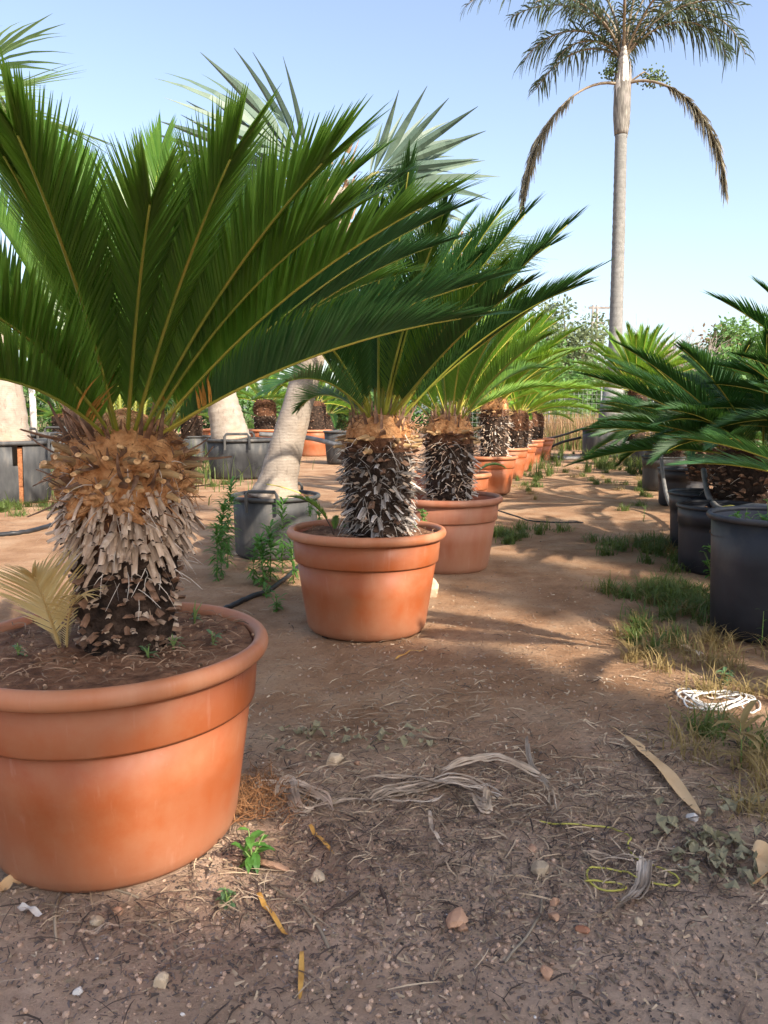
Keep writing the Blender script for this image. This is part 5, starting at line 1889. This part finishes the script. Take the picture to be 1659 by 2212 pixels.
FEET = [(PA, .29), (PB, .29), (PC, .29), (PD, .29), (R1, .29), (R2, .26), (R3, .26), (T1, .32)]


def f_straw(lo, hi, wd):
    def fn(mb, rng, p):
        l_ = rng.uniform(lo, hi)
        a = rng.gauss(.2, 1.0)
        d = Vector((math.cos(a), math.sin(a), rng.gauss(0, .10)))
        s_ = Vector((-d.y, d.x, 0)).normalized()
        cv = rng.gauss(0, .09)
        w_ = wd * rng.uniform(.5, 1.3)
        lift = Vector((0, 0, rng.uniform(.002, .012)))
        mb.strip([p + lift + d * (l_ * (f - .5)) + s_ * (cv * l_ * (f - .5) ** 2 * 4) + Vector((0, 0, .006 * math.sin(f * PI))) for f in (0, .35, .7, 1)], [w_ * .5, w_, w_ * .9, w_ * .2], (s_ + Vector((0, 0, rng.gauss(0, .5)))).normalized())
    return fn


def f_stone(lo, hi):
    def fn(mb, rng, p):
        r = lo + (hi - lo) * rng.random() ** 3
        mb.blob(p + Vector((0, 0, r * .3)), r, rng, 0, (rng.uniform(.8, 1.3), 1, rng.uniform(.5, .9)), .5)
    return fn


FRONT = [(830, 2000, .55, .28, 5), (300, 2050, .35, .15, 2), (1350, 2000, .5, .3, 3), (830, 1650, .6, .5, 2.5), (1000, 1420, .7, .8, 2), (1200, 1250, 1.0, 1.6, 1.2)]
scatter_stuff('gravel', 'fine brown gravel strewn over the bare path', 'gravel', 'gravel', 6000, f_stone(.0018, .0075), FRONT, 1)
scatter_stuff('compost_crumbs', 'dark compost crumbs scattered over the front of the path', 'soil crumbs', 'crumb', 3800, f_stone(.0014, .0046), [(900, 2020, .45, .25, 5), (1300, 2080, .4, .2, 3), (700, 1950, .3, .2, 2), (1450, 1800, .4, .3, 1), (900, 1850, .4, .2, 2)], 2)
scatter_stuff('white_chips', 'tiny white chips dotted over the path', 'chips', 'whitechip', 170, f_stone(.0015, .0038), FRONT, 3)
scatter_stuff('straw_litter', 'pale straw and leaf shreds littering the path', 'straw', 'straw', 2700, f_straw(.02, .11, .0016),
              [(700, 1720, .26, .14, 3), (950, 1730, .30, .10, 4), (1250, 1720, .25, .18, 3), (850, 1560, .3, .2, 2.4), (1480, 1700, .25, .3, 4), (1050, 1540, .35, .3, 1.2), (600, 1840, .25, .1, 2), (1300, 1880, .3, .1, 2), (250, 1960, .3, .06, 1.6), (1500, 1440, .35, .4, 2.0), (860, 1480, .35, .3, 1), (1000, 2050, .6, .2, .8), (520, 1280, .5, .4, 1.4), (880, 1400, .5, .25, .8)], 4)
scatter_stuff('dark_twig_litter', 'dark twiglets and rotting shreds on the path', 'twigs', 'darktwig', 2600, f_straw(.015, .09, .0017),
              [(900, 1780, .4, .12, 3), (1350, 1760, .35, .25, 5), (700, 1650, .3, .2, 2), (1150, 1650, .4, .25, 2), (1550, 1600, .2, .3, 2), (900, 1980, .6, .25, 3), (560, 1850, .25, .1, 2), (1480, 1880, .25, .12, 3), (250, 1970, .35, .06, 1.5), (1000, 1450, .5, .4, 1.5)], 5)


def f_bit(lo, hi):
    def fn(mb, rng, p):
        l_ = rng.uniform(lo, hi)
        a = rng.uniform(0, 6.28)
        d = Vector((math.cos(a), math.sin(a), rng.gauss(0, .25))) * l_
        s_ = Vector((-math.sin(a), math.cos(a), rng.gauss(0, .5))).normalized()
        p = p + Vector((0, 0, .002))
        mb.strip([p - d * .5, p + d * .5], [l_ * rng.uniform(.08, .3), l_ * .1], s_)
    return fn


scatter_stuff('dark_mulch', 'dark mulch shreds trodden into the front of the path', 'mulch', 'crumb', 6000, f_bit(.003, .016), [(900, 2020, .5, .2, 5), (1300, 2080, .45, .2, 4), (700, 1950, .3, .2, 3), (1450, 1800, .4, .3, 2), (900, 1800, .45, .2, 3), (250, 2060, .3, .12, 2)], 8)
scatter_stuff('pale_mulch', 'pale bark and leaf crumbs trodden into the path', 'mulch', 'straw', 9000, f_bit(.003, .02), [(900, 1950, .5, .25, 3), (1300, 1900, .45, .3, 3), (800, 1650, .5, .3, 3), (1000, 1450, .6, .5, 3), (1250, 1300, .6, .8, 2), (1500, 1650, .3, .4, 2)], 9)


def f_fibre(mb, rng, p):
    l_ = rng.uniform(.03, .07)
    d = Vector((rng.gauss(0, 1), rng.gauss(0, 1), rng.uniform(-.1, .9))).normalized()
    s_ = d.orthogonal().normalized()
    p = p + Vector((0, 0, rng.uniform(0, .035)))
    mb.strip([p, p + d * l_ * .5 + s_ * l_ * rng.gauss(0, .2), p + d * l_ + s_ * l_ * rng.gauss(0, .5)], [.0012, .0010, .0004], s_)


scatter_stuff('rusty_fibre', 'heap of rusty orange trunk fibre beside the front pot', 'plant fibre', 'rustfibre', 650, f_fibre, [(548, 1722, .05, .05, 3), (570, 1760, .06, .04, 1), (530, 1770, .05, .03, 1)], 6)


def f_leafbit(mb, rng, p):
    l_ = rng.uniform(.02, .055)
    d = Vector((rng.gauss(0, 1), rng.gauss(0, 1), rng.gauss(0, .3))).normalized()
    s_ = Vector((-d.y, d.x, rng.gauss(0, .4))).normalized()
    p = p + Vector((0, 0, rng.uniform(.004, .03)))
    mb.strip([p, p + d * l_ * .35 + Vector((0, 0, .006)), p + d * l_ * .7 - Vector((0, 0, .003)), p + d * l_], [.002, l_ * .28, l_ * .2, .001], s_, 0, .4, Vector((0, 0, 1)))


scatter_stuff('withered_leaves', 'withered grey green leaves heaped at lower right', 'dead leaves', 'greyleaf', 130, f_leafbit, [(1535, 1850, .05, .06, 4), (1570, 1900, .05, .03, 2), (790, 1610, .14, .05, 2.2), (650, 1585, .05, .03, 1.6), (1560, 1760, .07, .06, 1)], 7)

# ------------------------------------------------------------------ grass and weeds
def f_blade(lo, hi, wd, lean=.5):
    def fn(mb, rng, p):
        l_ = rng.uniform(lo, hi)
        a = rng.uniform(0, 2 * PI)
        k = abs(rng.gauss(lean, .3))
        o = Vector((math.cos(a), math.sin(a), 0))
        s_ = Vector((-o.y, o.x, 0))
        q = [p + o * (l_ * k * f * f) + Vector((0, 0, l_ * (f - .45 * k * f * f))) for f in (0, .35, .7, 1)]
        mb.strip(q, [wd, wd * .95, wd * .65, wd * .08], s_)
    return fn


GR = [(1120, 1158, .16, .3, 2.2), (1085, 1165, .1, .2, 1), (1130, 1045, .35, .6, 1.6), (1165, 1030, .4, .7, 1.6), (1410, 1185, .20, .25, 3.4), (1470, 1290, .22, .20, 4.5), (1540, 1330, .2, .2, 1.6), (1290, 1040, .5, 1.0, 1.0), (1330, 1020, .5, 1.4, 1.6), (1260, 990, .5, 1.5, 1.2), (1400, 1060, .35, .9, 1.2), (1500, 1130, .2, .5, 1.2), (1460, 1240, .25, .25, 1.2), (20, 1105, .35, .3, 2.5), (90, 1100, .3, .3, 1.5), (1590, 1640, .06, .08, .35), (1480, 1385, .2, .15, .8), (470, 1050, .3, .5, .5), (1100, 1220, .2, .2, .4)]
scatter_stuff('grass', 'short green grass tufts along the path verges', 'grass', 'grass', 13000, f_blade(.03, .15, .0032, .8), GR, 11, 75)
scatter_stuff('far_grass', 'taller green grass on the far verge by the big tub', 'grass', 'grass', 2600, f_blade(.10, .38, .0055, .4), [(1290, 1010, .5, 1.6, 2), (1340, 1000, .5, 1.6, 2), (1240, 975, .5, 1.4, 1.2), (1390, 1020, .35, 1.2, 1.2), (1150, 1020, .3, .9, .8)], 12, 40)
scatter_stuff('dry_grass', 'dry yellow grass mixed into the verges', 'dry grass', 'grass_dry', 4200, f_blade(.04, .15, .0024, .9), [(1410, 1190, .25, .3, 2), (1470, 1300, .26, .22, 3), (1540, 1380, .25, .2, 3), (1560, 1500, .2, .2, 2.4), (1330, 1030, .6, 1.4, 3), (1400, 1060, .4, 1, 2), (1600, 1700, .15, .3, 1.6), (1110, 1060, .25, .5, 1.4), (1500, 1440, .2, .2, 1.4), (620, 1010, .9, .9, 1)], 13, 45)
scatter_stuff('dry_reeds', 'tall dry tan reeds in front of the wire fence', 'dry reeds', 'reed_dry', 4200, f_blade(.5, 1.35, .009, .22), [(1230, 966, .9, .9, 4), (1290, 966, .8, .8, 2), (1170, 966, .6, .8, 2)], 14)
scatter_stuff('green_reeds', 'tall green grass growing among the dry reeds', 'grass', 'grass', 700, f_blade(.4, 1.0, .010, .25), [(1270, 968, .6, .8, 2), (1200, 970, .7, .8, 1)], 15)
scatter_stuff('left_grass', 'green weeds and grass growing between the left tubs', 'grass', 'grass', 7000, f_blade(.15, .65, .007, .4), [(400, 985, 1.6, 1.6, 3), (130, 985, 1.6, 1.4, 3), (440, 1035, .5, .8, .6), (230, 1060, .8, .8, 1), (150, 1010, .5, .8, 3), (300, 1000, 1.2, 1.0, 2), (40, 1030, .4, .5, 1), (540, 968, 1.6, 1.4, 2), (760, 965, .8, 1.4, 1.4), (620, 968, 1.2, 1.0, 1)], 16)


def weed(px, py, h, label, seed, leaf=.06, n=60, bushy=False, mat='weed', loc=None, group='weeds on the nursery ground', lean=.08):
    rng = random.Random(seed)
    p = Vector(loc) if loc else G(px, py)
    t = thing('weed', label, 'weed', p, 0, group)
    st, lf = MB(), MB()
    stems = 1 if not bushy else 5
    for s_ in range(stems):
        a = rng.uniform(0, 6.28)
        ln = h * (1 if s_ == 0 else rng.uniform(.5, .9))
        o = Vector((math.cos(a), math.sin(a), 0)) * (ln * (lean if s_ == 0 else .4))
        pts = [o * (f * f) + Vector((0, 0, ln * f)) for f in (0, .3, .6, 1)]
        st.tube(pts, [.0032, .0028, .0022, .001], 5)
        for k in range(n // stems):
            f = rng.uniform(.03, 1)
            b = o * (f * f) + Vector((0, 0, ln * f))
            az = k * 2.4 + rng.gauss(0, .2)
            el = rng.uniform(.1, .9) if f > .6 else rng.uniform(-.5, .5)
            d = Vector((math.cos(az) * math.cos(el), math.sin(az) * math.cos(el), math.sin(el)))
            l_ = leaf * rng.uniform(.6, 1.2) * (1 if f > .3 else .7)
            sd = Vector((-math.sin(az), math.cos(az), 0))
            wq = l_ * (.09 if not bushy else .22)
            lf.strip([b, b + d * l_ * .35, b + d * l_ * .7 - Vector((0, 0, l_ * .06)), b + d * l_ - Vector((0, 0, l_ * .25))], [wq * .4, wq, wq * .8, .0004], sd, 0, .25, Vector((0, 0, 1)))
    st.build('stem', M['stem'], t, True)
    o = lf.build('leaves', M[mat], t)
    return t


weed(478, 1245, .52, 'tall feathery weed nearest the front sago trunk', 1, .095, 190)
weed(492, 1225, .62, 'tallest feathery weed beside the handled tub', 2, .095, 220)
weed(470, 1255, .36, 'shorter feathery weed at the foot of the tallest one', 3, .09, 140)
weed(610, 1240, .50, 'slender tall weed in front of the handled tub', 4, .095, 120)
weed(570, 1265, .30, 'bushy narrow leaved weed in front of the handled tub', 5, .11, 130)
weed(585, 1255, .36, 'narrow leaved weed just right of the bushy one', 6, .11, 120)
weed(634, 1262, .30, 'weed growing against the left side of the second pot', 7, .09, 70)
weed(548, 1262, .22, 'small weed left of the bushy one at the tub', 8, .08, 60)
weed(598, 1318, .12, 'low broad leaved weed beside the black hose', 9, .05, 40, True)
weed(575, 1290, .08, 'tiny broad leaved weed by the hose left of the low one', 10, .045, 20, True)
weed(545, 1880, .10, 'wilting green weed at lower left foreground', 11, .05, 26, True)
weed(490, 1958, .045, 'small clover like sprig below the wilting weed', 12, .025, 30, True, 'clover')
weed(1560, 1255, .34, 'leafy weed growing between the two right front pots', 13, .075, 60, True)
weed(1535, 1250, .22, 'pale arching weed left of the leafy one by right pots', 14, .08, 30, True)
weed(1390, 1130, .16, 'seedy grass stalk at the edge of the right verge', 15, .05, 20)
weed(1565, 1478, .06, 'low grey green weed above the white twine', 16, .05, 30, True, 'clover')
weed(1600, 1670, .15, 'yellowing grass tuft at the right of the tan leaf', 17, .11, 26, False, 'grass_dry')
weed(1645, 1400, .2, 'weed with white bud at the foot of right front pot', 18, .04, 12)
for k, (dx, dy, h, lb) in enumerate([(-.10, -.12, .20, 'tall succulent weed inside the tall right pot'), (-.17, -.02, .14, 'broad bladed weed inside the tall right pot')]):
    weed(0, 0, h, lb, 30 + k, .06, 26, True, 'weed', (R1[0] + dx, R1[1] + dy, .50))
PW = 'weeds growing in the terracotta pots'
for k, (px, py, P, h, lb) in enumerate([(668, 1115, PB, .13, 'leafy weed at the left inside the second pot'), (690, 1125, PB, .07, 'low weed left of the trunk in the second pot'), (745, 1140, PB, .05, 'tiny weed at the trunk foot in the second pot'), (815, 1150, PB, .045, 'clover sprig in front of the trunk in the second pot'), (890, 1140, PB, .07, 'weed patch right of the trunk in the second pot'), (915, 1128, PB, .08, 'weed at the right rim inside the second pot')]):
    p = atz(px, py, .49)
    weed(0, 0, h, lb, 40 + k, .035, 34, True, 'weed', (p.x, p.y, .49), PW)
for k, (px, py, h, lb) in enumerate([(325, 1365, .05, 'clover sprig right against the front trunk'), (270, 1348, .05, 'clover sprig touching the dark trunk foot in the front pot'), (420, 1345, .07, 'clover at the back right of the front pot'), (375, 1400, .04, 'small sprig in the middle right of the front pot'), (460, 1390, .035, 'small pale sprig near the right rim of the front pot'), (40, 1412, .03, 'tiny green sprig at the left front of the front pot'), (320, 1418, .03, 'tiny sprig at the front rim of the front pot'), (360, 1318, .06, 'clover behind the trunk in the front pot')]):
    p = atz(px, py, .508)
    weed(0, 0, h, lb, 60 + k, .026, 14, True, 'clover', (p.x, p.y, .505), PW)

M['potlitter'] = pm('pot_litter', [(.3, (.15, .085, .05)), (.7, (.36, .23, .145))], 6, .9, .1, island=.6)


# dry litter on the soil of the pots (part of what fills them)
def pot_litter(P, z, n, seed, label, name='pot_litter', rmin=.13, rmax=.345):
    rng = random.Random(seed)
    mb = MB()
    for _ in range(n):
        a = rng.uniform(0, 6.28)
        r = rng.uniform(rmin, rmax)
        p = Vector((P[0] + r * math.cos(a), P[1] + r * math.sin(a), z + rng.uniform(0, .012)))
        f_straw(.015, .075, .0014)(mb, rng, p)
        if rng.random() < .3:
            mb.blob(p + Vector((rng.gauss(0, .03), rng.gauss(0, .02), 0)), rng.uniform(.002, .005), rng, 0, rough=.6)
    o = mb.build(name, M['potlitter'])
    tag(o, label, 'straw')
    o['kind'] = 'stuff'


pot_litter(PA, .509, 520, 1, 'dry straw and crumbs lying on the soil of the front pot')
pot_litter(PB, .496, 120, 2, 'straw shreds on the soil of the second pot', rmin=.18)
pot_litter((R2[0], R2[1], 0), .412, 60, 3, 'straw shreds on the soil of the banded black pot', rmin=.02, rmax=.22)

# ------------------------------------------------------------------ hoses and pipes
HG = 'irrigation hoses'
rope('garden_hose', 'black irrigation hose lying on the ground at the left edge', 'hose', [(-60, 1162), (0, 1160), (50, 1156), (110, 1140)], .022, 'hose', 30, group=HG)
rope('garden_hose', 'black irrigation hose running behind the second pot', 'hose', [(480, 1320), (530, 1298), (575, 1280), (620, 1250), (660, 1215), (700, 1195)], .016, 'hose', 40, group=HG)
rope('garden_hose', 'pale pipe stretched from the leaning trunk to the second sago', 'pipe', [aty(560, 938, 9), aty(665, 946, 9), aty(745, 966, 8.6), aty(840, 985, 8.4)], .028, 'hosegrey', 30, None, True, HG)
rope('garden_hose', 'grey hose draped over the rims of the right hand pots', 'hose',
     [aty(1520, 1015, 6.2), aty(1524, 1042, 6.0), aty(1532, 1075, 5.75), aty(1554, 1098, 5.4), aty(1585, 1100, 5.0), aty(1625, 1095, 4.6), aty(1680, 1099, 4.3)], .022, 'hosegrey', 50, None, True, HG)
rope('garden_hose', 'grey hose looping down beside the blue black pot', 'hose', [aty(1428, 985, 9.0), aty(1434, 1040, 8.7), aty(1445, 1085, 8.2), aty(1470, 1112, 7.4), aty(1500, 1108, 7.0)], .022, 'hosegrey', 40, None, True, HG)
rope('garden_hose', 'thin black hose strung above the reeds to the big tub', 'hose', [aty(1150, 950, 21), aty(1200, 944, 20.6), aty(1252, 928, 20.2), aty(1262, 925, 20.0)], .03, 'hose', 30, None, True, HG)
rope('garden_hose', 'black hose sagging low beside the big tub', 'hose', [aty(1180, 970, 21), aty(1215, 955, 20.6), aty(1255, 945, 20.3)], .035, 'hose', 30, None, True, HG)
rope('garden_hose', 'dark pipe lying across the far end of the path', 'pipe', [(1182, 993), (1215, 995), (1252, 993)], .05, 'hosegrey', 20, group=HG)
rope('garden_hose', 'thin dark wire lying across the sunlit path', 'wire', [(1060, 1095), (1110, 1112), (1160, 1128), (1260, 1130)], .008, 'hose', 30, group=HG)
rope('yellow_string', 'yellow string tied at the handle of the tub under leaning trunk', 'string', [aty(575, 1046, 5.72), aty(600, 1050, 5.70), aty(628, 1058, 5.68), aty(650, 1066, 5.70)], .004, 'rope_y', 24, None, True)
rope('yellow_string', 'yellow string end lying on the banded black pot rim', 'string', [aty(1560, 1095, 5.1), aty(1580, 1092, 5.08), aty(1600, 1098, 5.07)], .004, 'rope_y', 20, None, True)
